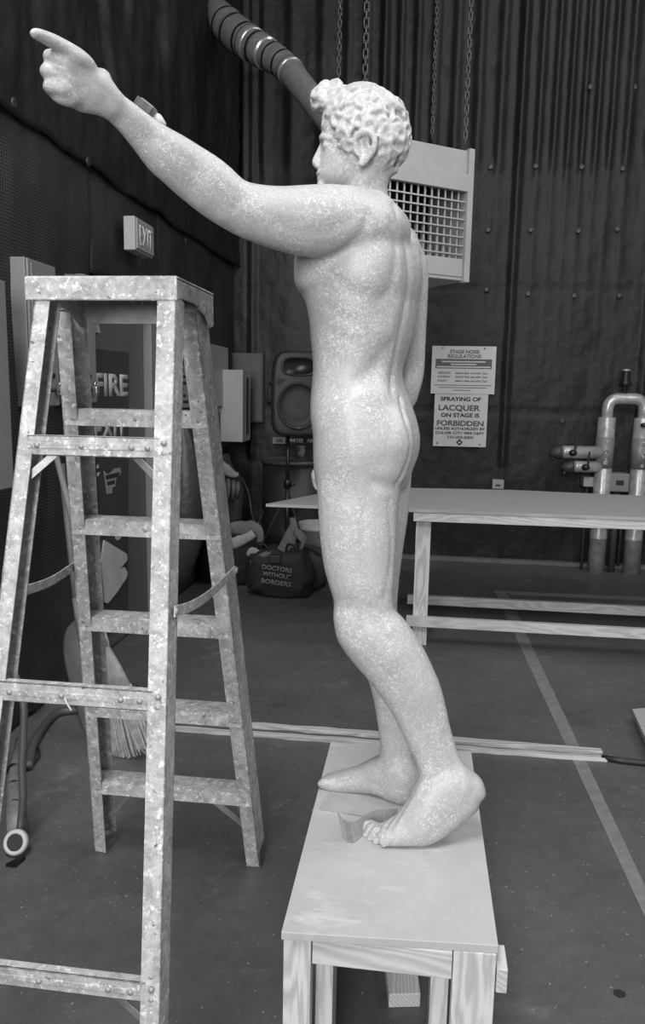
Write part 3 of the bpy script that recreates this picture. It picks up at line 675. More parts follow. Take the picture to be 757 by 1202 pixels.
MB().box(xb-.088, xb-.002, y0+.016, y0+.054, 0, LH-.0).build('leg', pineZ, bench, bevel=.002)
MB().box(xa+.066, xa+.104, y0+.06, y0+.145, 0, LH-.045).build('leg_block', pineZ, bench, bevel=.002)
MB().box(xb-.130, xb-.092, y0+.06, y0+.145, 0, LH-.045).build('leg_block', pineZ, bench, bevel=.002)
MB().box(xa+.004, xa+.078, y1-.042, y1-.004, 0, LH).build('leg', pineZ, bench, bevel=.002)
MB().box(xb-.088, xb-.002, y1-.042, y1-.004, 0, LH).build('leg', pineZ, bench, bevel=.002)
MB().box(xa+.064, xb-.090, y0+.010, y0+.048, LH-.062, LH).build('end_rail', pineX, bench, bevel=.002)
MB().box(xa+.080, xb-.090, y1-.048, y1-.010, LH-.062, LH).build('end_rail', pineX, bench, bevel=.002)
MB().box(xa-.0, xa+.036, y0+.055, y1-.05, LH-.089, LH-.001).build('side_rail', pineY, bench, bevel=.002)
MB().box(xb-.0, xb+.022, y0+.012, y0+.085, LH-.082, LH-.028).build('side_rail', pineY, bench, bevel=.002)
MB().hexa([aZ(456,1130+53,0)+Vector((0,0,0)), aZ(493,1182,0), aZ(478,1075,0), aZ(444,1075,0)]+[p+Vector((0,0,.038)) for p in (aZ(456,1183,0), aZ(493,1182,0), aZ(478,1075,0), aZ(444,1075,0))]).build('loose_plank', pineY, None, bevel=.002)
tag(bpy.data.objects['loose_plank'], 'short pine plank lying on the floor under the wooden bench', 'plank')
# corrugated strip and paper on the bench
cm = mat('kraft_paper', 150, .8, var=8, scale=90, bump=.001, bscale=200)
D = catmull([aZ(397,987,BT), aZ(412,992,BT), aZ(432,993,BT), aZ(450,986,BT), aZ(470,975,BT)], 8); m = MB(); R = []
def corr(D, h0):
    N1 = len(D)-1
    R = []; D = [Vector(p) for p in D]
    for i, p in enumerate(D):
        h = h0*(1.12-.52*min(i/N1*1.5, 1)); lean = Vector((-.016*(1-i/N1), 0, 0)); t = (D[min(i+1, len(D)-1)]-D[max(i-1, 0)]); t.z = 0; t.normalize(); s = Vector((-t.y, t.x, 0)); q = p+s*.0009*math.sin(i*2.2); q.z = BT
        R.append([q-s*.0012, q+s*.0012, q+s*.0012+Vector((0,0,h))+lean, q-s*.0012+Vector((0,0,h))+lean])
    return R
fn_ = catmull([aZ(403,984,BT), aZ(408,988.5,BT), aZ(416,989,BT), aZ(423,983,BT), aZ(431,973,BT), aZ(444,966,BT), aZ(466,964,BT)], 24)
MB().loft(corr(fn_, .062)).build('corrugated_strip', cm, smooth=False)
tag(bpy.data.objects['corrugated_strip'], 'curved strip of corrugated card standing on the bench behind the statue toes', 'cardboard')
m = MB(); pp_ = [(374,950),(385,931),(446,951),(436,960)]
m.prism([aZ(x, y, BT+.001+.004*(i == 1)) for i, (x, y) in enumerate(pp_)], (0, 0, .0015)).build('paper_sheet', mat('grey_card', 165, .7, var=8, scale=12))
tag(bpy.data.objects['paper_sheet'], 'flat grey card sheet lying on the bench between the statue feet', 'card')
# ================================================================ LONG PLYWOOD TABLE
tab = thing('work_table', (.9, 5.0, 0), 'long unfinished pine table with an overhanging plywood top and two low rails', 'table')
TY0, TY1 = 4.52, 5.22; TZ = aY(480, 597.5, 4.475).z
MB().box(-.018, .070, TY0, TY0+.038, 0, TZ-.02).build('leg', pineZ, tab, bevel=.002)
MB().box(-.018, .070, TY1-.038, TY1, 0, TZ-.02).build('leg', pineZ, tab, bevel=.002)
for x in (2.3,):
    MB().box(x, x+.09, TY0, TY0+.038, 0, TZ-.02).build('leg', pineZ, tab, bevel=.002); MB().box(x, x+.09, TY1-.038, TY1, 0, TZ-.02).build('leg', pineZ, tab, bevel=.002)
MB().box(-.056, 2.6, TY0-.038, TY0, .125, .185).build('low_rail', pineX, tab, bevel=.002)
MB().box(-.062, 2.6, TY1, TY1+.038, .060, .125).build('low_rail', pineX, tab, bevel=.002)
MB().box(-.035, 2.6, TY0-.038, TY0, TZ-.072, TZ-.0185).build('apron', pineX, tab, bevel=.002)
MB().box(-.035, 2.6, TY1, TY1+.038, TZ-.072, TZ-.0185).build('apron', pineX, tab, bevel=.002)
ptop = mat('plywood_x', 165, .6, fn=wood(160, 10, 16, 'X', 3))
q = [(aZ(303,597.5,TZ).x,4.475,TZ), (2.7,4.475,TZ), (2.7,5.9,TZ), aZ(757,582,TZ), aZ(600,575,TZ), aZ(480,572.5,TZ), aZ(420,575,TZ), aZ(372,580,TZ)]
q = [Vector(p) for p in q]
MB().prism([Vector((p.x, p.y, TZ-.018)) for p in q], (0, 0, .018)).build('plywood_top', ptop, tab, bevel=.001)
# ================================================================ LONG TRIM STRIPS ON THE FLOOR
for n_, a, b, w, lab in (('wood_strip', (150,842), (706,884), .045, 'long rough wooden strip lying on the floor behind the bench, farther of two'),
                     ('wood_strip', (190,856), (712,893), .035, 'long rough wooden strip lying on the floor behind the bench, nearer of two')):
    a = aZ(*a); b = aZ(*b); m = MB(); N_ = 30; R = []; dr = (b-a).normalized(); s = Vector((-dr.y, dr.x, 0))
    for i in range(N_+1):
        p = a+(b-a)*(i/N_)+s*.006*nz(i*.4, w*100, 0); ww = w*(1+.3*nz(i*.6, 3, w*50)); h = .016+.004*nz(i*.5, 1, 1)
        R.append([p-s*ww/2, p+s*ww/2, p+s*ww/2*.8+Vector((0,0,h)), p-s*ww/2*.8+Vector((0,0,h))])
    tag(m.loft(R).build(n_, mat('weathered_pine', 172, .7, fn=wood(168, 26, 16, 'X')), bevel=.002), lab, 'plank')
cbm = mat('black_rubber', 40, .5, var=6, scale=20)
tag(MB().tube([aZ(706,889,.012), aZ(730,893,.012), aZ(757,896,.012), aZ(860,905,.012)], .012, 12).build('floor_pipe', cbm, smooth=True), 'black pipe emerging from the end of the wooden strips on the floor', 'pipe')
# boards cut by the right edge
for i in range(3):
    pts = [aZ(745,835,.05), aZ(800,830,.05), aZ(860,900,.05), aZ(775,900,.05)]
    MB().prism([Vector((p.x-.006*i, p.y, .004+.02*i)) for p in pts], (0,0,.017)).build('plywood_sheet', ptop, bevel=.001)
for i, o in enumerate([o for o in bpy.data.objects if o.name.startswith('plywood_sheet')]):
    tag(o, ['plywood sheet at the right edge, bottom of the stack of three', 'plywood sheet at the right edge, middle of the stack of three', 'plywood sheet at the right edge, top of the stack of three'][i], 'plywood', 'plywood stack at the right edge')
# ================================================================ THINGS ON THE LEFT WALL
grey1 = mat('grey_enamel', 124, .45, var=4, scale=5); grey2 = mat('light_grey_enamel', 158, .4, var=4, scale=5); grey3 = mat('dark_grey_enamel', 70, .45, var=5, scale=5)
chrome = mat('bright_metal', 190, .25, .9); blackp = mat('black_plastic', 28, .4)
def boxLW(name, pw, pf, pfar, yt, yb, lab, cat, m, Xw=None, Y0=None, Xf=None, group=None, door=True, seam=None, gap=.0):
    Xw = XL+.03 if Xw is None else Xw
    if Y0 is None: Y0 = aX(pw, (yt+yb)/2, Xw).y
    if Xf is None: Xf = aY(pf, (yt+yb)/2, Y0).x
    zt = aY(pf, yt, Y0).z; zb = aY(pf, yb, Y0).z; Y1 = aX(pfar, (yt+yb)/2, Xf).y
    r = thing(name, (Xw, (Y0+Y1)/2, zb), lab, cat, group)
    MB().box(Xw-.03, Xf-.012, Y0, Y1, zb, zt).build('body', m, r, bevel=.004)
    if door: MB().box(Xf-.011, Xf, Y0+.004, Y1-.004, zb+.004, zt-.004).build('door', m, r, bevel=.004)
    return r, Xw, Xf, Y0, Y1, zb, zt
EB = 'grey electrical cabinets on the left wall'
r, Xw, Xf, Y0, Y1, zb, zt = boxLW('electrical_cabinet', 0, 0, 12, 298, 600, 'tall grey electrical cabinet cut by the left edge of the view', 'electrical cabinet', grey1, Y0=2.35, Xf=-1.64)
zt = aX(11, 299, -1.64).z
def locks(r, Xf, y, z):
    l = MB().box(Xf, Xf+.006, y-.035, y+.035, z+.055, z+.075).build('latch_plate', blackp, r)
    MB().lathe((Xf, y-.03, z), [(0,0),(.016,0),(.016,.01),(.009,.014),(.009,.035),(0,.036)], 14, (1,0,0)).build('turn_handle', blackp, r, smooth=True)
    pl = MB().box(Xf+.012, Xf+.034, y+.03, y+.072, z-.022, z+.014).build('padlock', chrome, r, bevel=.004)
    MB().tube([(Xf+.023, y+.036, z+.012), (Xf+.023, y+.036, z+.03), (Xf+.023, y+.044, z+.038), (Xf+.023, y+.058, z+.038), (Xf+.023, y+.066, z+.03), (Xf+.023, y+.066, z+.012)], .0035, 8).build('shackle', chrome, pl, smooth=True)
r, Xw, Xf, Y0, Y1, zb, zt = boxLW('electrical_cabinet', 14, 35, 68, 301, 478, 'grey electrical cabinet with padlocked door behind the ladder\'s left rail', 'electrical cabinet', grey1)
locks(r, Xf, aX(60, 458, Xf).y, aX(60, 458, Xf).z); MB().box(Xf-.0, Xf+.004, Y0+.03, Y0+.036, zb+.02, zt-.02).build('hinge_strip', grey1, r)
yy = Y1+.06
r, Xw, Xf, Y0, Y1, zb, zt = boxLW('electrical_cabinet', 70, 80, 113, 350, 474, 'grey electrical cabinet beside the fire exit door, seen between the ladder rails', 'electrical cabinet', grey1, Y0=yy, Xf=Xf)
locks(r, Xf, aX(103, 457, Xf).y, aX(103, 457, Xf).z)
r, Xw, Xf, Y0, Y1, zb, zt = boxLW('wall_cabinet', 236, 247, 268, 403, 478, 'light grey wall cabinet above a small dark box, right of the ladder', 'cabinet', grey2)
MB().box(Xf, Xf+.008, Y1-.07, Y1-.05, (zb+zt)/2-.02, (zb+zt)/2+.02).build('latch', blackp, r)
r, Xw, Xf, Y0, Y1, zb, zt = boxLW('wall_cabinet', 250, 250, 270, 485, 530, 'dark grey box mounted under the light grey wall cabinet', 'cabinet', grey3, Y0=Y0, Xf=Xf-.02)
MB().box(Xf, Xf+.003, Y1-.16, Y1-.13, zt-.09, zt-.03).build('sticker', cream, r)
c2Y = 6.35
Xf2 = aY(285, 476, c2Y).x
r = thing('cable_trough', (Xf2, c2Y, 1.0), 'pale grey wall unit with a dark vertical slot, left of the loudspeaker', 'cabinet')
zt = aY(280,434,c2Y).z; zb = aY(280,519,c2Y).z; y1 = aX(294,476,Xf2).y
MB().box(XL-.02, Xf2, c2Y, min(y1, YB-.05), zb, zt).build('body', grey2, r, bevel=.006)
y1 = min(y1, YB-.05)
MB().box(Xf2-.002, Xf2+.003, lerp(c2Y,y1,.38), lerp(c2Y,y1,.72), zb+.06, zt-.06).build('slot', grey3, r)
p = aY(272,414,6.92); q = aY(308,496,6.92); 
r = thing('junction_cabinet', (p.x, 7.0, q.z), 'flat dark grey cabinet on the back wall behind the loudspeaker', 'cabinet')
MB().box(p.x, q.x+.0, 6.92, YB, q.z, p.z).build('body', grey3, r, bevel=.006); MB().box(p.x+.012, q.x-.012, 6.912, 6.92, q.z+.015, p.z-.015).build('door', grey3, r, bevel=.003)
# notice on the frame
p = aX(212,428,XL+.05); q = aX(222,478,XL+.05)
n_ = MB().box(XL+.05, XL+.054, p.y, q.y, q.z, p.z).build('wall_notice', mat('notice_paper', 150, .6)); tag(n_, 'narrow printed notice on the left wall, seen between two ladder rails', 'notice')
for k in range(7): MB().box(XL+.054, XL+.055, p.y+.04, q.y-.04-.05*(k % 3), q.z+.03+k*.045, q.z+.05+k*.045).build('print_line', ink, n_)
# exit sign
r, Xw, Xf, Y0, Y1, zb, zt = boxLW('exit_sign', 151, 160.5, 181, 253, 293, 'pale box exit sign projecting from the draped left wall above the ladder', 'exit sign', mat('sign_housing', 165, .5), Xw=XL+.12, door=False)
MB().box(Xf-.011, Xf, Y0+.01, Y1-.01, zb+.01, zt-.01).build('face_panel', mat('sign_face', 140, .5), r, bevel=.002)
text('lettering', 'EXIT', mat('sign_letters', 205, .5), r, (Xf+.001, Y0+.04, zb+.035), (0,1,0), (0,0,1), zt-zb-.07, Y1-Y0-.08, bold=.01)
MB().tube([(Xf-.06, (Y0+Y1)/2+.05, zb), (Xf-.06, (Y0+Y1)/2+.05, zb-.05)], .004, 8).build('test_pin', blackp, r)
# duct
duct = thing('flexible_duct', aX(262, 25, XL+.25), 'flexible wrapped duct with silver tape running from the left wall behind the statue\'s head', 'duct')
dcm = mat('duct_wrap', 112, .45, var=10, scale=20, bump=.004, bscale=25, spec=.5); tpm = mat('silver_tape', 175, .3, .6, var=30, scale=60)
P = [(250,8,6.15),(262,24,6.05),(278,40,5.95),(298,54,5.82),(318,66,5.7),(336,79,5.6),(350,96,5.5),(372,124,5.35),(398,156,5.2),(425,185,5.1)]
Rr = [.085,.115,.125,.112,.10,.092,.088,.084,.082,.08]
D = catmull([list(aY(*p))+[r_] for p, r_ in zip(P, Rr)], 10); m = MB()
m.tube([d[:3] for d in D], [d[3]*(1+(.05*nz(i*.8, 1, 1) if i < 60 else 0)-(.07 if i in (16, 28, 38, 50, 55) else 0)) for i, d in enumerate(D)], 20); m.build('hose', dcm, duct, smooth=True)
for a, b in ((27, 30), (33, 38), (52, 54)):
    MB().tube([D[i][:3] for i in range(a, b+1)], [D[i][3]*1.04+.002 for i in range(a, b+1)], 20).build('tape_band', tpm, duct, smooth=True)
for a in (12, 18, 25, 32, 41, 47):
    MB().tube([D[a][:3], D[a+1][:3]], [D[a][3]*1.03, D[a+1][3]*1.03], 20).build('strap', blackp, duct, smooth=True)
m = MB(); pts = [aY(232,-14,6.3), aY(243,2,6.25), aY(256,14,6.15), aY(264,26,6.1)]
m.tube([Vector(p) for p in catmull(pts, 5)], [.10+.025*nz(i*.9, 2, 3) for i in range(16)], 14).build('cloth_collar', black_cloth, duct, smooth=True)
# ================================================================ HEATER, CHAINS
hd = Vector((.82, .57, 0)).normalized(); hn = Vector((hd.y, -hd.x, 0))      # face direction, outward normal towards camera
HR = aY(553, 178, 4.9); Hb = aY(546, 330, 4.9).z; HT = HR.z; Wd = .62; Dp = .42
pal = mat('pale_enamel', 160, .5, var=5, scale=6); galv = mat('galvanised_bar', 175, .4, .5); inside = mat('dark_inside', 26, .7); elem = mat('burner_tube', 150, .45, .5, var=40, scale=20)
heat = thing('unit_heater', (HR.x-.2, HR.y, Hb), 'pale suspended unit heater with a grille, hanging by chains behind the statue\'s head', 'heater')
def HP(u, v, d): p = HR-hd*(Wd-u)-hn*d; return Vector((p.x, p.y, Hb+v))
def hbox(m, u0, u1, v0, v1, d0, d1):
    return m.hexa([HP(u0,v0,d0), HP(u1,v0,d0), HP(u1,v0,d1), HP(u0,v0,d1), HP(u0,v1,d0), HP(u1,v1,d0), HP(u1,v1,d1), HP(u0,v1,d1)])
HH = HT-Hb
m = MB(); hbox(m, 0, Wd, HH-.02, HH, .0, Dp); hbox(m, 0, Wd, 0, .02, 0, Dp); hbox(m, 0, .02, .02, HH-.02, 0, Dp); hbox(m, Wd-.02, Wd, .02, HH-.02, 0, Dp); hbox(m, .02, Wd-.02, .02, HH-.02, Dp-.02, Dp); m.build('housing', pal, heat, bevel=.003)
hbox(MB(), .02, Wd-.02, .02, HH-.02, Dp-.03, Dp-.021).build('back_liner', inside, heat)
m = hbox(MB(), -.01, Wd-.02, HH-.135, HH-.02, -.004, .012); m.build('upper_panel', pal, heat, bevel=.002)
m = hbox(MB(), -.01, Wd-.01, HH-.235, HH-.137, -.022, .012); m.build('upper_panel', pal, heat, bevel=.003)
hbox(MB(), -.01, Wd-.03, .02, .125, -.006, .012).build('lower_panel', pal, heat, bevel=.003)
hbox(MB(), Wd-.028, Wd+.012, -.01, HH+.01, -.024, .03).build('corner_post', pal, heat, bevel=.003)
g0, g1 = .125, HH-.235
for k in range(7): v_ = g1-.055-(g1-g0-.05)*k/6.6; m = hbox(MB(), 0, Wd-.03, v_-.004, v_+.004, -.004, .006); m.build('grille_bar', galv, heat)
for k in range(12): u_ = .02+k*(Wd-.11)/10.6; hbox(MB(), u_-.0045, u_+.0045, g0, g1, .008, .018).build('grille_bar', galv, heat)
for k in range(11):
    u_ = .04+k*.052; m = MB(); m.tube([HP(u_, .03, .16), HP(u_, .10, .16), HP(u_, .20, .16), HP(u_, .33, .16)], [.013, .020, .019, .010], 10); m.build('burner_tube', elem, heat, smooth=True)
def chainthing(x0, y0, x1, y1, Y, lab, r=.016, L=.05):
    a = aY(x0, y0, Y); b = aY(x1, y1, Y); b = Vector((a.x, a.y, a.z)); top = Vector((a.x, a.y, 5.2)); n = int((top.z-a.z)/(L*.72)); m = MB()
    for i in range(n):
        c = Vector((a.x, a.y, a.z+L*.72*i)); ax = Vector((1,0,0)) if i % 2 else Vector((0,1,0)); ps = []
        ring = []
        for k in range(13):
            t = 2*PI*k/12; off = ax*(math.sin(t)*r*.62)+Vector((0,0,math.cos(t)*r*.6+(L/2-r*.6)*(1 if math.cos(t) > 0 else -1 if math.cos(t) < -1e-6 else 0))); ps.append(c+off)
        m.tube(ps, r*.22, 6, cap=False)
    o = m.build('hanging_chain', mat('chain_metal', 95, .4, .7), smooth=True); return tag(o, lab, 'chain', 'chains hanging from the roof')
chainthing(546, 166, 0, 0, 4.9, 'bright steel chain holding the right end of the heater'); 
c1 = HP(.08, HH+.0, .1); o = chainthing(428, 108, 0, 0, 5.0, 'steel chain dropping behind the top of the statue\'s hair', .022, .06)
chainthing(397, 118, 0, 0, 5.4, 'chain hanging behind the statue\'s head, left of the thicker chain', .018, .05)
chainthing(507, 160, 0, 0, 5.3, 'thin dark chain rising from the back of the heater', .012, .045)
# ================================================================ SIGNS ON THE BACK WALL
SY = YB-.11
paper = mat('sign_paper', 205, .55, var=5, scale=6); inkg = mat('grey_ink', 92, .6); inkb = mat('black_ink', 30, .6)
def sign(name, p0, p1, dz, lab):
    a = aY(*p0, SY-dz); b = aY(*p1, SY-dz); return MB().box(a.x, b.x, SY-dz-.004, SY-dz, b.z, a.z).build(name, paper), a, b
s1, a, b = sign('noise_regulations_sign', (507.5,406), (580,463), .006, ''); tag(s1, 'white notice headed STAGE NOISE REGULATIONS, upper of the two signs on the back wall', 'sign')
W = b.x-a.x; Hh = a.z-b.z; yy = SY-.0105
def tl(par, s, u, v, h, w, m=inkb, bold=.0, A=a, WW=None, HH_=None, yv=None):
    WW = WW or W; HH_ = HH_ or Hh
    return text('lettering', s, m, par, (A.x+u*WW, yv or yy, A.z-v*HH_), (1,0,0), (0,0,1), h*HH_, w*WW, .001, bold)
tl(s1, 'STAGE NOISE', .28, .15, .075, .46, inkg, .02); tl(s1, 'REGULATIONS', .25, .245, .075, .52, inkg, .02)
MB().box(a.x+.06*W, b.x-.06*W, yy, yy+.002, a.z-.47*Hh, a.z-.27*Hh).build('dark_band', inkg, s1)
for v_, u0, u1 in ((.325,.16,.84),(.38,.3,.70),(.435,.08,.92)): MB().box(a.x+u0*W, a.x+u1*W, yy-.001, yy, a.z-(v_+.014)*Hh, a.z-(v_-.014)*Hh).build('print_line', paper, s1)
for v_, d, t in ((.58,'WEEKDAYS','before 8am and after 7pm'),(.66,'SATURDAY','before 9am and after 7pm'),(.745,'SUNDAY','before 10am and after 7pm')):
    tl(s1, d, .10, v_, .042, .20 if d != 'SUNDAY' else .15, inkg, .02); tl(s1, t, .38, v_, .042, .50, inkg, .02)
for v_, u0, u1 in ((.82,.05,.95),(.87,.12,.88),(.925,.36,.62)): MB().box(a.x+u0*W, a.x+u1*W, yy, yy+.001, a.z-(v_+.008)*Hh, a.z-(v_-.008)*Hh).build('print_line', inkg, s1)
s2, a2, b2 = sign('lacquer_warning_sign', (510.5,462), (570,525), 0, ''); tag(s2, 'white notice reading SPRAYING OF LACQUER ON STAGE IS FORBIDDEN, lower on the back wall', 'sign')
W2 = b2.x-a2.x; H2 = a2.z-b2.z; y2 = SY-.0045
for s_, u, v_, h, w, m_, bo in (('SPRAYING OF',.11,.13,.075,.76,inkb,.03),('LACQUER',.08,.31,.105,.78,inkg,.03),('ON STAGE IS',.13,.435,.075,.72,inkb,.03),('FORBIDDEN',.06,.60,.10,.88,inkg,.03),
                              ('UNLESS AUTHORIZED BY',.03,.68,.05,.94,inkb,.025),('CULVER CITY FIRE DEPT',.04,.765,.05,.92,inkb,.025),('310-202-5800',.26,.845,.05,.50,inkb,.02)):
    tl(s2, s_, u, v_, h, w, m_, bo, A=a2, WW=W2, HH_=H2, yv=y2)
c = Vector((a2.x+.5*W2, y2, a2.z-.92*H2)); dd = .03
MB().prism([c+Vector((-dd,0,0)), c+Vector((0,0,-dd)), c+Vector((dd,0,0)), c+Vector((0,0,dd))], (0,.001,0)).build('diamond_mark', inkb, s2)
MB().prism([c+Vector((-dd*.4,-.001,0)), c+Vector((0,-.001,-dd*.4)), c+Vector((dd*.4,-.001,0)), c+Vector((0,-.001,dd*.4))], (0,.001,0)).build('diamond_mark', paper, s2)
for (px, py) in ((520,408),(569,409),(513,520),(563,522)): MB().lathe(aY(px, py, SY-.011), [(0,0),(.007,0),(.006,.003),(0,.004)], 10, (0,-1,0)).build('tack', grommet_m, s1 if py < 440 else s2)
a = aY(578,563,YB-.1); b = aY(591,574,YB-.1); o = MB().box(a.x, b.x, YB-.11, YB-.02, b.z, a.z).build('outlet_box', grey2, bevel=.004); tag(o, 'small grey outlet box low on the back wall above the tabletop', 'outlet')
MB().box(a.x+.03, b.x-.03, YB-.113, YB-.109, b.z+.025, b.z+.04).build('socket', blackp, o)
# utility labels
a = aY(320,513,YB-.12); b = aY(335,521,YB-.12); o = MB().box(a.x, b.x, YB-.125, YB-.12, b.z, a.z).build('gas_label', mat('tan_plate', 105, .6)); tag(o, 'small plate reading GAS below the loudspeaker', 'sign')
text('lettering', 'GAS', inkb, o, (a.x+.035, YB-.126, b.z+.017), (1,0,0), (0,0,1), .034, b.x-a.x-.06, .001, .02)
a = aY(337,513,YB-.12); b = aY(371,522,YB-.12); o = MB().box(a.x, b.x, YB-.125, YB-.12, b.z, a.z).build('water_air_label', inkb); tag(o, 'dark plate reading WATER AIR below the loudspeaker', 'sign')
text('lettering', 'WATER   AIR', cream, o, (a.x+.01, YB-.126, b.z+.017), (1,0,0), (0,0,1), .034, b.x-a.x-.03, .001, .02)
# ================================================================ LOUDSPEAKER ON TRIPOD
spk_m = mat('speaker_shell', 38, .5, var=4, scale=12, bump=.0008, bscale=250); gr_m = mat('speaker_grille', 38, .6, bump=.001, bscale=300)
SPY = 6.08; top = aY(343, 413, SPY); bot = aY(343, 511, SPY); spH = top.z-bot.z; cx = aY(348, 460, SPY).x
th = math.radians(14)
sf = Vector((math.sin(th), -math.cos(th), 0)); ss = Vector((math.cos(th), math.sin(th), 0)); sc = Vector((cx, SPY, bot.z))
spk = thing('loudspeaker', (cx, SPY, bot.z), 'black moulded loudspeaker on a tripod stand near the back wall', 'loudspeaker')
def SP(a_, d_, h_): return sc+ss*a_+sf*d_+Vector((0,0,h_))
rings = []
for (d_, w_, inset) in ((.17,.17,.03),(.165,.195,.008),(.14,.205,0),(.05,.205,0),(-.06,.175,.01),(-.15,.12,.03),(-.165,.10,.05)):
    R = []
    for k in range(48):
        c_, s_ = sup(math.cos(2*PI*k/48), math.sin(2*PI*k/48), 5.5)
        R.append(SP(c_*w_*(1-.10*(1 if s_ > 0 else 0)*abs(s_)**3), d_, spH/2+s_*(spH/2-inset)))
    rings.append(R)
MB().loft(rings).build('cabinet', spk_m, spk, smooth=True)
R1 = []
for (r_, d_) in ((.165,.17),(.165,.185),(.15,.19),(.148,.178),(.10,.183),(.0,.186)):
    R1.append([SP(r_*math.cos(2*PI*k/40), d_, spH*.36+r_*1.12*math.sin(2*PI*k/40)) for k in range(40)])
MB().loft(R1).build('woofer_grille', gr_m, spk, smooth=True)
hn_ = []
for (s_, d_) in ((1,.172),(1,.182),(.9,.186),(.8,.165),(.45,.13),(.2,.12)):
    R = []
    for k in range(32):
        c_, q_ = sup(math.cos(2*PI*k/32), math.sin(2*PI*k/32), 3.2); R.append(SP(.135*s_*c_, d_, spH*.82+.072*s_*q_))
    hn_.append(R)
MB().loft(hn_).build('horn', mat('speaker_horn', 30, .35), spk, smooth=True)
MB().prism([SP(-.165,.176,spH*.69), SP(-.10,.176,spH*.665), SP(-.15,.176,spH*.60), SP(-.17,.176,spH*.60)], sf*.004).build('port', inkb, spk)
MB().prism([SP(.165,.176,spH*.69), SP(.10,.176,spH*.665), SP(.15,.176,spH*.60), SP(.17,.176,spH*.60)], sf*.004).build('port', inkb, spk)
o = MB().ell(SP(0,.19,spH*.10), (.03,.006,.012)).build('badge', grommet_m, spk, smooth=True)
MB().tube([SP(-.206,.03,spH*.62), SP(-.235,.03,spH*.60), SP(-.238,.03,spH*.5), SP(-.235,.03,spH*.4), SP(-.206,.03,spH*.37)], .011, 10).build('side_handle', blackp, spk, smooth=True)
pb = aY(337, 600, SPY); px = aY(337.5, 560, SPY).x
std = thing('speaker_stand', (px, SPY, 0), 'black tripod stand holding up the loudspeaker behind the tote bag', 'speaker stand')
MB().tube([(px, SPY, .22), (px, SPY, .80)], .020, 14).build('lower_tube', blackp, std, smooth=True)
MB().tube([(px, SPY, .75), (px, SPY, bot.z-.002)], .015, 14).build('upper_tube', blackp, std, smooth=True)
MB().lathe((px, SPY, .74), [(0,0),(.03,0),(.03,.06),(.02,.07),(0,.07)], 16).build('collar', blackp, std, smooth=True)
MB().tube([(px+.02, SPY-.02, .77), (px+.06, SPY-.05, .77)], .012, 10).build('knob', blackp, std, smooth=True)
for a_ in (200, 322, 82):
    dx, dy = math.cos(math.radians(a_))*.33, math.sin(math.radians(a_))*.33
    l = MB().bar((px+dx*.04, SPY+dy*.04, .68), (px+dx, SPY+dy, .015), .022, .022).build('leg', blackp, std, bevel=.003)
    MB().ell((px+dx, SPY+dy, .018), (.022,.022,.018)).build('rubber_foot', blackp, l, smooth=True)
    MB().bar((px+dx*.45, SPY+dy*.45, .37), (px, SPY, .27), .014, .005).build('brace', blackp, std)
# ================================================================ DRUM, CUP, BUCKET
drm = mat('drum_paint', 42, .45, var=6, scale=6)
dY = 6.72; a = aY(309, 540, dY); dr = .29; dc = Vector((a.x+dr, dY, 0)); dz = aY(345, 541, dY-.2).z
drum = thing('steel_drum', dc, 'dark steel drum standing behind the tripod stand with a cup on its lid', 'drum')
MB().lathe(dc, [(0,0),(dr-.01,0),(dr,.01),(dr,.27*dz),(dr+.012,.29*dz),(dr,.31*dz),(dr,.60*dz),(dr+.012,.62*dz),(dr,.64*dz),(dr,dz-.03)], 40).build('barrel', drm, drum, smooth=True)
MB().lathe(dc+Vector((0,0,dz-.035)), [(dr-.02,0),(dr+.012,0),(dr+.014,.02),(dr+.01,.035),(dr-.02,.035),(dr-.025,.02),(0,.02)], 40).build('lid', mat('drum_lid', 80, .4, .3), drum, smooth=True)
cc = aZ(353.5, 538, dz-.015)
cup = thing('paper_cup', cc, 'dark patterned paper cup standing on the drum lid', 'cup')
MB().lathe(cc, [(0,0),(.032,0),(.042,.105),(.0,.105)], 20).build('cup_body', mat('cup_print', 95, .6, var=50, scale=45, detail=2), cup, smooth=True)
MB().lathe(cc+Vector((0,0,.105)), [(.0,0),(.046,0),(.046,.008),(.038,.014),(0,.014)], 20).build('cup_lid', mat('cup_lid_plastic', 120, .5), cup, smooth=True)
bc = aZ(368, 674, 0); bc.y += .13; br = .15
bk = thing('plastic_bucket', bc, 'pale plastic bucket with a small round mark, between the bags and the statue', 'bucket')
bh = .42
MB().lathe(bc, [(0,0),(br*.88,0),(br*.9,.01),(br,bh-.06),(br+.014,bh-.055),(br+.014,bh-.035),(br+.004,bh-.03),(br+.006,bh),(br-.006,bh),(br*.86,.02),(0,.02)], 32).build('pail', mat('white_plastic', 150, .5, var=6, scale=8), bk, smooth=True)
p = Vector((bc.x-.0, bc.y-br*.98, .25))
MB().lathe(p, [(.022,0),(.030,0),(.030,.003),(.022,.003)], 20, (0,-1,0)).build('round_mark', inkg, bk)
MB().tube([p+Vector((-.03,-.005,-.025)), p+Vector((.03,-.005,.02))], .003, 6).build('round_mark', inkg, bk)
MB().tube([Vector((bc.x+math.cos(t)*(br+.02), bc.y-abs(math.sin(t))*.06-.02, bh-.05-.10*math.sin(t))) for t in [PI*k/12 for k in range(13)]], .003, 6).build('wire_handle', grommet_m, bk, smooth=True)
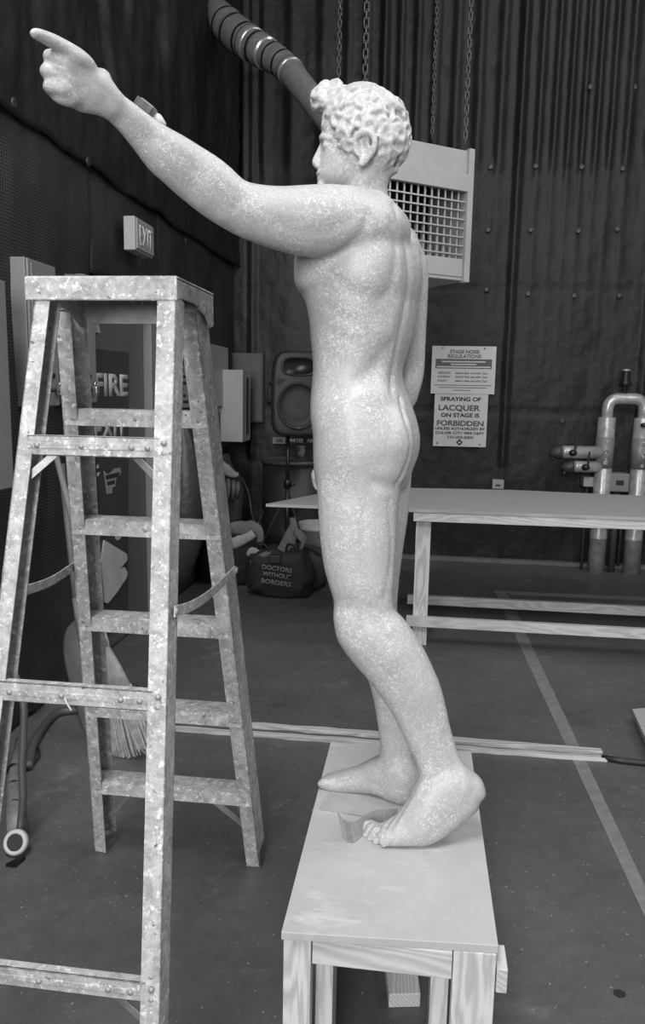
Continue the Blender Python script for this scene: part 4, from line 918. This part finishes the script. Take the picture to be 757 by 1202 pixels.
# ================================================================ BAGS AND CLOTHS
def lump(name, c, r, m, parent=None, seed=0, amp=.25, e=2.5, flat=True, freq=2.2, sub=(28, 20), fold=0.):
    c = Vector(c); mb = MB(); n, k_ = sub; rings = []
    for i in range(1, k_):
        a = PI*i/k_; ring = []
        for k in range(n):
            t = 2*PI*k/n; c1, s1 = sup(math.cos(t), math.sin(t), e); sa, ca = math.sin(a), -math.cos(a); ca2, sa2 = sup(ca, sa, e)
            d = Vector((c1*sa2, s1*sa2, ca2)); f = 1+amp*nz(d.x*freq+seed, d.y*freq, d.z*freq+seed*.7)+fold*abs(nz(d.x*freq*3+seed, d.y*freq*3, d.z*2))
            p = Vector((d.x*r[0]*f, d.y*r[1]*f, d.z*r[2]*f)); p.z = p.z+c.z
            if flat: p.z = max(p.z, flat if flat is not True else .004)
            ring.append(Vector((c.x+p.x, c.y+p.y, p.z)))
        rings.append(ring)
    mb.loft(rings); return mb.build(name, m, parent, smooth=True)
blk = mat('black_fabric', 26, .75, bump=.003, bscale=40); dkg = mat('dark_grey_fabric', 48, .8, var=6, scale=12, bump=.003, bscale=35); gry = mat('grey_fabric', 92, .8, var=10, scale=14, bump=.004, bscale=30); ltg = mat('pale_cloth', 135, .8, var=10, scale=14, bump=.003, bscale=40)
tc = aZ(324, 704, 0); tc.y += .10
tote = thing('tote_bag', (tc.x, tc.y, 0), 'black tote bag printed DOCTORS WITHOUT BORDERS slumped on the floor', 'bag')
lump('bag_body', (tc.x, tc.y+.02, .17), (.24, .10, .19), blk, tote, 3.3, .16, 3.2, fold=.10)
ty = tc.y-.118
wm = mat('tote_print', 120, .7)
for s_, dz_, w_, x_ in (('DOCTORS',.235,.22,-.10),('WITHOUT',.185,.21,-.095),('BORDERS',.132,.22,-.105)):
    text('lettering', s_, wm, tote, (tc.x+x_, ty-.012, dz_), (1,0,-.10), (0.1,-.12,1), .035, w_, .002, .02)
for sx in (-.12, .10):
    MB().tube([Vector(p) for p in catmull([(tc.x+sx-.05, tc.y, .33), (tc.x+sx-.03, tc.y-.02, .40), (tc.x+sx+.03, tc.y-.05, .39), (tc.x+sx+.06, tc.y-.04, .32)], 6)], .009, 8).build('strap', blk, tote, smooth=True)
dc_ = aZ(350, 694, 0); dc_.y += .12
duf = thing('duffel_bag', (dc_.x, dc_.y, 0), 'dark grey soft duffel bag lying right of the printed tote bag', 'bag')
lump('bag_body', (dc_.x, dc_.y, .15), (.20, .13, .18), dkg, duf, 8.1, .14, 2.8, fold=.08)
MB().tube([Vector(p) for p in catmull([(dc_.x-.15, dc_.y-.06, .28), (dc_.x-.05, dc_.y-.08, .33), (dc_.x+.08, dc_.y-.08, .33), (dc_.x+.16, dc_.y-.05, .27)], 6)], .010, 8).build('strap', blk, duf, smooth=True)
p = aY(342, 640, 5.68)
crp = thing('canvas_bag', (p.x, 5.68, .33), 'crumpled grey canvas bag leaning on the tripod leg above the duffel', 'bag')
rg = []
for (x, y, w) in ((324,664,8),(331,652,11),(337,640,10),(341,628,9),(345,616,5),(343,608,3)):
    c = aY(x, y, 5.50); s = w*5.5/900; rg.append([c+Vector((math.cos(t)*s*(1+.2*nz(x+t, y*.1, 1)), math.sin(t)*s*.6, .3*s*math.sin(2*t))) for t in [2*PI*k/16 for k in range(16)]])
MB().loft(rg).build('bag_body', gry, crp, smooth=True)
rg = []
for (x, y, w) in ((346,622,4),(352,628,6),(357,633,6),(354,642,5),(346,652,4)):
    c = aY(x, y, 5.48); s = w*5.5/900; rg.append([c+Vector((math.cos(t)*s*.7, math.sin(t)*s*.6, s*.7*math.sin(t+.5))) for t in [2*PI*k/12 for k in range(12)]])
MB().loft(rg).build('flap', gry, crp, smooth=True)
def swath(name, pts, Y, w0, m, lab, cat, seed=1, group=None, thick=.5):
    D = catmull([list(aY(x, y, Y))+[w*Y/900] for x, y, w in pts], 6); rg = []
    for i, d in enumerate(D):
        c = Vector(d[:3]); t = (Vector(D[min(i+1, len(D)-1)][:3])-Vector(D[max(i-1, 0)][:3])).normalized(); u = t.cross(Vector((0,1,0))).normalized()
        rg.append([c+u*d[3]*math.cos(a)*(1+.18*nz(i*.5+a, seed, a))+Vector((0,1,0))*d[3]*thick*math.sin(a)*(1+.3*nz(i*.7, seed, a*2)) for a in [2*PI*k/18 for k in range(18)]])
    o = MB().loft(rg).build(name, m, smooth=True); return tag(o, lab, cat, group) if lab else o
# a stack of dark crates/bags carries the cloths
pc = aZ(262, 690, 0); pc.y += .2
k1 = lump('black_sack', (pc.x-.0, pc.y-.02, .20), (.22, .16, .23), blk, None, 12.7, .18, 2.6, fold=.12); tag(k1, 'black stuffed sack on the floor behind the right ladder rails, under the cloths', 'sack')
swath('work_cloth', [(262,622,5),(275,620,8),(290,620,9),(300,621,8),(305,630,5),(304,640,3)], 5.55, .1, gry, 'grey work cloth draped over the top of the black sack', 'cloth', 2)
swath('work_cloth', [(264,640,6),(276,637,7),(288,632,6),(298,626,5)], 5.48, .1, ltg, 'pale folded work cloth strip crossing below the grey one', 'cloth', 5)
swath('work_cloth', [(291,652,3),(296,647,5),(302,650,5),(308,652,3)], 5.45, .1, ltg, 'small pale rag tucked above the tote bag, topmost', 'cloth', 7)
swath('work_cloth', [(294,660,4),(303,658,6),(312,652,5),(318,649,3)], 5.42, .1, gry, 'striped grey rag lying along the tote bag opening', 'cloth', 9)
o = MB().box(*(lambda a, b: (a.x, b.x, 5.36, 5.44, b.z, a.z))(aY(316,650,5.4), aY(331,661,5.4))).build('tool_case', inkb, bevel=.01); tag(o, 'small black tool case lying on top of the tote bag', 'case')
# dark hanging bag between ladder rails
p = aZ(222, 690, 0)
lg = []
for (y, xl, xr) in ((488,206,214),(500,203,222),(525,198,231),(560,195,238),(600,193,241),(640,194,236),(670,197,226),(690,202,216)):
    a = aY(xl, y, 4.95); b = aY(xr, y, 4.95); c = (a+b)/2; r_ = (b.x-a.x)/2
    lg.append([c+Vector((r_*math.cos(t), r_*.7*math.sin(t)*(1+.1*nz(t*2, y*.02, 4)), 0)) for t in [2*PI*k/24 for k in range(24)]])
for R in lg:
    for v_ in R: v_.z = max(v_.z, .003)
o = MB().loft(lg).build('garment_bag', mat('black_sheet', 40, .42, var=8, scale=4, bump=.006, bscale=12), smooth=True); tag(o, 'tall bulging black plastic bag standing by the left wall between the ladder rails', 'bag')
# hanging jacket with pale cloth
jk = thing('hanging_jacket', aY(275, 560, 6.2), 'dark jacket hanging on the left wall under a pale cloth, below the small dark box', 'jacket')
rg = []
for (y, xl, xr) in ((533,262,268),(545,258,272),(560,257,283),(575,258,286),(592,260,285),(606,264,284),(614,268,282)):
    a = aY(xl, y, 6.2); b = aY(xr, y, 6.2); c = (a+b)/2; r_ = (b.x-a.x)/2; rg.append([c+Vector((r_*math.cos(t), .07*math.sin(t)*(1+.4*math.cos(3*t+y)), 0)) for t in [2*PI*k/24 for k in range(24)]])
MB().loft(rg).build('jacket_body', dkg, jk, smooth=True)
swath('hood', [(258,544,5),(266,552,7),(275,557,4),(280,556,2)], 6.1, .1, ltg, None, None, 4).parent = jk
bpy.data.objects['hood'].matrix_parent_inverse = Matrix.Translation(-jk.location)
for j, x in enumerate((268, 274, 279)):
    MB().tube([aY(x, 562+2*j, 6.12), aY(x+.5, 572, 6.10), aY(x-1, 590-3*j, 6.12)], [.016,.02,.012], 8).build('glove_strap', gry, jk, smooth=True)
for pts, lab in (([(284,560,6.3),(292,580,6.2),(296,605,6.1),(304,622,5.9)], 'thin dark cable hanging from the left wall towards the bags, left one'), ([(309,600,6.3),(303,615,6.1),(303,632,5.9),(307,645,5.7)], 'thin dark cable hanging beside the steel drum')):
    tag(MB().tube([Vector(p) for p in catmull([aY(*p) for p in pts], 8)], .006, 8).build('cable', mat('dark_cable', 62, .5), smooth=True), lab, 'cable')
# ================================================================ PIPES ON THE BACK WALL
foil = mat('foil_jacket', 175, .32, .4, var=22, scale=14, bump=.003, bscale=18); foild = mat('matt_foil', 135, .5, .3, var=6, scale=20)
PY = YB-.26
def pipeX(px, py, Y=PY): return aY(px, py, Y)
rsr = thing('insulated_pipe_riser', (pipeX(705,600).x, PY, 0), 'foil-wrapped U-shaped pipe riser with two capped branches on the back wall', 'pipes')
x1 = pipeX(709.5, 530).x; x2 = pipeX(747.5, 530).x; zt_ = pipeX(725, 468).z; zl = pipeX(709, 490).z
R_s = .044
ptsU = [(x1, PY, zl-.05)]+[(x1+.08-.08*math.cos(t), PY, zt_-.08+.08*math.sin(t)) for t in [PI/2*k/6 for k in range(7)]]+[(x2+.03-.08+.08*math.sin(t), PY, zt_-.08+.08*math.cos(t)) for t in [PI/2*k/6 for k in range(7)]]+[(x2+.03, PY, zl-.05)]
MB().tube(ptsU, R_s+.004, 20).build('crossover', foil, rsr, smooth=True)
for x_ in (x1, x2+.03):
    rr_ = .072
    MB().lathe((x_, PY, 0), [(rr_,0),(rr_,.30),(rr_+.003,.305),(rr_,.31),(rr_-.002,.62),(rr_+.003,.625),(rr_,.63),(rr_,zl),(rr_-.01,zl+.003),(R_s,zl+.003)], 24).build('foil_jacket', foil, rsr, smooth=True)
    za, zb_ = pipeX(709, 513).z, pipeX(709, 549).z
    bd = MB().lathe((x_, PY, zb_), [(rr_+.001,0),(rr_+.004,0),(rr_+.004,za-zb_),(rr_+.001,za-zb_)], 24).build('label_band', foild, rsr, smooth=True)
    text('lettering', 'BOX', foil, bd, (x_+.012 if x_ == x1 else x_-.012, PY-rr_-.006, zb_+.03 if x_ == x1 else za-.03), (0,0,1) if x_ == x1 else (0,0,-1), (-1,0,0) if x_ == x1 else (1,0,0), .034, za-zb_-.10, .002, .02)
    c = Vector((x_, PY-rr_-.006, (za-.03) if x_ == x1 else zb_+.03)); dd = .018
    MB().prism([c+Vector((-dd,0,0)), c+Vector((0,0,-dd)), c+Vector((dd,0,0)), c+Vector((0,0,dd))], (0,.002,0)).build('diamond_mark', foil, bd)
for (xa, xb_, yc, r_, xc) in ((659,702,530.5,.055,647),(673,702,547.5,.05,661)):
    a = pipeX(xa, yc, PY-.06); b = Vector((x1-.02, PY-.02, a.z)); 
    MB().tube([b, a+Vector((.02,0,0)), a], [r_, r_, r_-.004], 20).build('branch', foil, rsr, smooth=True)
    c = pipeX(xc, yc+3, PY-.06)
    cp_ = MB().lathe(a, [(r_-.006,-.002),(r_+.002,.0),(r_+.002,.03),(r_*.8,.075),(r_*.35,.10),(0,.105)], 20, (-1,0,-.12)).build('end_cap', mat('rubber_cap', 62, .5, var=10, scale=30), rsr, smooth=True)
    MB().tube([a+Vector((-.07,0,-.04)), a+Vector((-.075,0,-.075))], .014, 10).build('drain_nub', grommet_m, cp_, smooth=True)
    vx = 674.5 if xa == 659 else 689.5
    v0 = pipeX(vx-2, yc+1, PY-.06-r_)
    l = MB().ell(v0, (.035,.03,.028)).build('valve_knob', blackp, rsr, smooth=True); MB().bar(v0+Vector((.012,-.01,.0)), v0+Vector((.02,-.012,.135)), .016, .016, up=(0,1,0)).build('lever', blackp, rsr, bevel=.004)
v0 = pipeX(756, 499, PY-.08); MB().ell(v0, (.03,.03,.02)).build('valve_knob', blackp, rsr, smooth=True)
a = pipeX(733, 460); MB().lathe((a.x, PY, a.z-.01), [(0,0),(.022,0),(.022,.05),(.046,.055),(.046,.10),(.036,.105),(.036,.18),(.03,.185),(0,.185)], 20).build('vent_valve', blackp, rsr, smooth=True)
MB().lathe((a.x, PY, a.z+.17), [(0,0),(.034,0),(.034,.015),(0,.022)], 20).build('vent_cap', galv, rsr, smooth=True)
a = pipeX(715, 555, PY+.0); b = pipeX(736, 577, PY); 
mt = MB().box(a.x, b.x, PY-.05, PY+.12, b.z, a.z).build('meter_box', grey1, bevel=.008); tag(mt, 'grey meter box with a dark window between the two pipe risers', 'meter')
MB().box(a.x+.05, b.x-.045, PY-.054, PY-.05, (a.z+b.z)/2-.02, (a.z+b.z)/2+.02).build('window', inkb, mt); MB().tube([((a.x+b.x)/2, PY+.02, b.z), ((a.x+b.x)/2, PY+.02, .0)], .03, 12).build('conduit', grey3, mt, smooth=True)
a = pipeX(686, 560); b = pipeX(697, 572); o = MB().box(a.x, b.x, PY+.02, PY+.14, b.z, a.z).build('switch_box', grey2, bevel=.006); tag(o, 'small pale square box on the back wall left of the pipe risers', 'switch box')
MB().tube([((a.x+b.x)/2, PY+.08, b.z), ((a.x+b.x)/2, PY+.08, 0)], .012, 8).build('conduit', grey3, o, smooth=True)
for k, xx in enumerate((713, 720, 727)):
    p = aY(xx, 640, YB-.12); tag(MB().tube([(p.x, YB-.12, .035), (p.x, YB-.12, .60)], .014, 10).build('thin_pipe', grey3, smooth=True), ['thin dark vertical pipe low behind the risers, leftmost of three','thin dark vertical pipe low behind the risers, middle of three','thin dark vertical pipe low behind the risers, rightmost of three'][k], 'pipe', 'thin pipes behind the risers')
# ================================================================ BROOM, SHOVEL, CABLES
brm = thing('broom', aZ(150, 880, 0), 'corn broom with a grey handle leaning behind the ladder\'s left legs', 'broom')
hb = aZ(156, 890, 0); htop = aX(60, 512, XL+.12)
tdir = (htop-Vector((hb.x, hb.y, 0))).normalized()
neck = Vector(hb)+tdir*.50
rg = []; bb = []
vw = tdir.cross(Vector((-.25, -1, 0))).normalized()
for (t_, w_, d_) in ((.0,.125,.022),(.10,.115,.026),(.20,.10,.028),(.27,.088,.026),(.38,.055,.024),(.47,.022,.018)):
    c = Vector(hb)+tdir*t_; nn = tdir.cross(vw); rg.append([c+vw*w_*sup(math.cos(a), math.sin(a), 3)[0]+nn*d_*math.sin(a) for a in [2*PI*k/24 for k in range(24)]])
for R in rg:
    for v_ in R: v_.z = max(v_.z, .004)
straw = mat('broom_straw', 145, .7, var=26, scale=40)
MB().loft(rg[3:]).build('shoulder', mat('straw_top', 130, .7, var=14, scale=30), brm, smooth=True)
bm_ = MB(); rs = random.Random(5); nn = tdir.cross(vw)
for i in range(260):
    u_ = rs.uniform(-1, 1); w_ = rs.uniform(-1, 1); a = Vector(hb)+tdir*.29+vw*.084*u_+nn*.022*w_*math.sqrt(1-u_*u_); b = Vector(hb)+tdir*rs.uniform(0,.03)+vw*.128*u_+nn*.024*w_
    b.z = max(b.z, .004); mid = (a+b)/2+vw*.004*rs.uniform(-1, 1); bm_.tube([a, mid, b], [.0034,.003,.0022], 4)
o = bm_.build('bristles', straw, brm); o['kind'] = 'stuff'
MB().tube([Vector(hb)+tdir*.45, htop], .013, 12).build('handle', mat('grey_handle', 120, .5), brm, smooth=True)
# shovel
sh = thing('shovel', aZ(108, 868, 0), 'shovel with a broad rounded blade leaning behind the ladder\'s left leg', 'shovel')
SHm = mat('shovel_steel', 122, .42, .35, var=14, scale=9)
s0 = aZ(107, 870, 0); s0.z = .004; st = aX(72, 545, XL+.13); sd = (st-s0).normalized(); sv = sd.cross(Vector((-.2,-1,0))).normalized(); sn = sd.cross(sv)
pr_ = ((0,.006),(.04,.04),(.12,.075),(.22,.105),(.32,.125),(.40,.130),(.46,.118),(.50,.09),(.52,.045),(.53,.016))
vs = []; fs = []; nc = 13
for t_, w_ in pr_:
    for k in range(nc):
        u_ = -1+2*k/(nc-1); vs.append(s0+sd*t_+sv*w_*u_+sn*(.028*(u_*u_)*min(w_/.1, 1)))
for i in range(len(pr_)-1):
    for k in range(nc-1): fs.append((i*nc+k, i*nc+k+1, (i+1)*nc+k+1, (i+1)*nc+k))
me = bpy.data.meshes.new('blade'); me.from_pydata([tuple(v_) for v_ in vs], [], fs); bl = link('blade', me, SHm, sh, smooth=True); q = bl.modifiers.new('s', 'SOLIDIFY'); q.thickness = .004
MB().tube([s0+sd*.40+sn*.006, s0+sd*.52+sn*.006, s0+sd*.62], [.012,.018,.017], 12).build('socket', SHm, sh, smooth=True)
MB().tube([s0+sd*.60, st], .015, 12).build('handle', mat('worn_wood_handle', 95, .6, var=10, scale=20), sh, smooth=True)
# hoses and connector
rub = mat('grey_rubber', 72, .5, var=8, scale=20)
def hose(pts, rad, lab, m=rub, name='hose', n=14):
    D = catmull([aY(*p) if len(p) == 3 else Vector(p[:3]) for p in pts], 8); return tag(MB().tube([Vector(d) for d in D], rad, n).build(name, m, smooth=True), lab, name)
hose([(0,776,2.35),(8,779,2.34),(16,790,2.32),(24,808,2.30),(28,830,2.28),(27.5,865,2.26),(26,900,2.24),(27,935,2.22),(25,962,2.21),(22,984,2.185)], .0125, 'thick grey hose dropping in an arc to the white connector near the left edge')
fit = thing('hose_fitting', aY(0, 775, 2.35), 'pale segmented hose fitting at the left edge of the view', 'hose fitting')
MB().tube([aY(-16,760,2.36), aY(-2,768,2.36), aY(6,776,2.35)], [.03,.026,.022], 12).build('coupling', mat('pale_fitting', 130, .5), fit, smooth=True)
MB().tube([aY(-14,752,2.36), aY(0,762,2.35), aY(9,766,2.345)], [.02,.018,.014], 12).build('clamp', mat('pale_fitting', 130, .5), fit, smooth=True)
conn = thing('cable_connector', aZ(20, 998, 0), 'taped cable connector with a white rim lying on the floor at the left edge', 'connector')
c0 = aZ(20, 990, .035); 
MB().tube([aZ(22,868,.05), aZ(18,895,.04), aZ(16,915,.036), aZ(18,950,.036), aZ(20,975,.036)], [.013,.016,.024,.030,.032], 16).build('taped_sleeve', mat('grey_tape', 110, .5, var=12, scale=20), conn, smooth=True)
cax = (.05,-.9,.45)
MB().lathe(c0+Vector((0,.01,0)), [(0,0),(.033,0),(.040,.012),(.040,.026),(.034,.032),(.027,.030),(.026,.022),(0,.022)], 28, cax).build('white_rim', mat('white_rubber', 185, .5), conn, smooth=True)
MB().lathe(c0+Vector((0,.01,0))+Vector(cax).normalized()*.022, [(0,0),(.027,0),(.027,.006),(0,.006)], 24, cax).build('dark_mouth', inkb, conn)
for y in (905,925,948): 
    c = aZ(17+(y-905)*.04, y, .036); MB().tube([c+Vector((0,-.003,0)), c+Vector((0,.003,0))], .031, 16).build('tape_edge', blackp, conn, smooth=True)
D = [Vector(p) for p in catmull([aZ(33,900,.02), aZ(40,872,.02), aZ(55,848,.02), aZ(70,836,.02), aZ(95,832,.02), aZ(130,822,.02), aZ(160,806,.02)], 8)]
tag(MB().tube(D, .018, 12).build('cable', rub, smooth=True), 'thick grey cable curving along the floor behind the ladder', 'cable')
D = [Vector(p) for p in catmull([aZ(31,899,.006), aZ(40,896,.006), aZ(46,887,.006), aZ(44,876,.006), aZ(37,876,.006), aZ(33,886,.006), aZ(28,900,.006)], 8)]
tag(MB().tube(D, .0045, 8).build('cable', cbm, smooth=True), 'thin black cable loop on the floor beside the thick hose', 'cable')
pg = thing('rubber_plug', aZ(17, 1014, 0), 'small black finned rubber piece lying on the floor below the connector', 'rubber piece')
c = aZ(16, 1016, .0)
for k in range(4):
    MB().prism([c+Vector((-.02+.010*k,-.012,.0)), c+Vector((.018,.034,.0)), c+Vector((.018,.034,.02)), c+Vector((-.02+.010*k,-.012,.012))], (.004,0,0)).build('fin', blackp, pg)
# dark coiled cables at left edge
for k in range(4):
    cz = aZ(-2+7*k, 846-12*k, .03)
    tag(MB().tube([cz+Vector((-.25,-.02*k,0)), cz+Vector((-.05,.0,.02)), cz+Vector((.06,.06,.01)), cz+Vector((.10,.18,0))], .013, 10).build('cable', cbm, smooth=True), ['black cable bundled on the floor under the left cabinet, nearest the camera','black cable bundled under the left cabinet, second from the camera','black cable bundled under the left cabinet, third from the camera','black cable bundled under the left cabinet, farthest from the camera'][k], 'cable', 'black cables by the left wall')
MB().tube([Vector(p) for p in catmull([aY(76,819,near(.885)-.028), aY(79,826,near(.885)-.03), aY(84,834,near(.885)-.028)], 5)], .0022, 6).build('cable_tie', mat('white_plastic2', 200, .5), lad, smooth=True)
# bits lying on the ladder cap
z = 1.732
o = MB().hexa([(-.80,1.70,z),(-.70,1.60,z),(-.695,1.605,z),(-.795,1.705,z),(-.80,1.70,z+.010),(-.70,1.60,z+.004),(-.695,1.605,z+.004),(-.795,1.705,z+.010)]).build('putty_knife', galv); 
bpy.data.objects.remove(o)
kn = thing('putty_knife', (-.76,1.68,z), 'thin flat scraper lying on the left end of the ladder cap', 'scraper')
MB().bar((-.79,1.66,z+.010), (-.735,1.66,z+.008), .03, .012).build('handle', grey3, kn, bevel=.003); MB().bar((-.738,1.66,z+.007), (-.69,1.66,z+.003), .036, .0015).build('blade', galv, kn)
D = [Vector((-.575+.03*math.cos(t)+.012*math.sin(3*t), 1.68+.03*math.sin(t), z+.006+.004*math.sin(2.3*t))) for t in [.35*k for k in range(36)]]
tag(MB().tube(D, .0022, 6).build('wire_coil', mat('dull_wire', 90, .5), smooth=True), 'small tangle of wire lying on the right end of the ladder cap', 'wire')
# block behind the forearm
ck = thing('sanding_block', aY(175, 130, 1.54), 'small rounded block with a textured face resting behind the statue\'s raised forearm', 'block')
ca, cb2 = aY(163, 120, 1.53), aY(181, 134, 1.53)
MB().bar(ca, cb2, .03, .020, up=(0,0,1)).build('foam_body', mat('block_foam', 130, .7), ck, bevel=.006)
MB().bar(ca+Vector((0,-.016,0)), cb2+Vector((0,-.016,0)), .004, .015).build('abrasive_face', mat('abrasive', 90, .8, var=20, scale=120), ck, bevel=.001)
MB().tube([aY(176,136,1.545), aY(186,141,1.54), aY(194,146,1.535)], [.012,.011,.003], 12).build('pointed_tip', mat('clay2', 185, .5), ck, smooth=True)
# floor debris
for i, (x, y, s_) in enumerate([(727,1166,.016)]):
    c = aZ(x, y, .001); tag(MB().prism([c+Vector((s_*math.cos(t)*(1+.3*nz(t*3, 1, 1)), s_*.8*math.sin(t)*(1+.3*nz(t*3, 2, 1)), 0)) for t in [2*PI*k/14 for k in range(14)]], (0,0,.001)).build('floor_stain', inkb), 'small dark stain on the floor at lower right', 'stain')
# ================================================================ LIGHT
def area(name, loc, rot, sx, sy, p, spread=PI):
    l = bpy.data.lights.new(name, 'AREA'); l.shape = 'RECTANGLE'; l.size = sx; l.size_y = sy; l.energy = p; l.spread = spread
    o = bpy.data.objects.new(name, l); COL.objects.link(o); o.location = loc; o.rotation_euler = rot; return o
w = bpy.data.worlds.new('world'); SC.world = w; w.use_nodes = True
w.node_tree.nodes['Background'].inputs[0].default_value = (.8, .8, .8, 1); w.node_tree.nodes['Background'].inputs[1].default_value = .27
area('stage_door', (-1.2, -4.5, 3.0), (math.radians(80), 0, math.radians(-12)), 4, 3.5, 560)
area('high_bay_and_fill', (-.8, -.3, 5.5), (math.radians(12), 0, 0), 1.6, 1.6, 190)
area('high_bay_and_fill', (2.8, 2.2, 4.6), (0, math.radians(48), 0), 2.2, 2.2, 75)  # fill light added at the right to brighten the dark left wall
area('high_bay_and_fill', (1.5, 5.0, 6), (0, 0, 0), 1.2, 1.2, 40)
SC.view_settings.exposure = 0
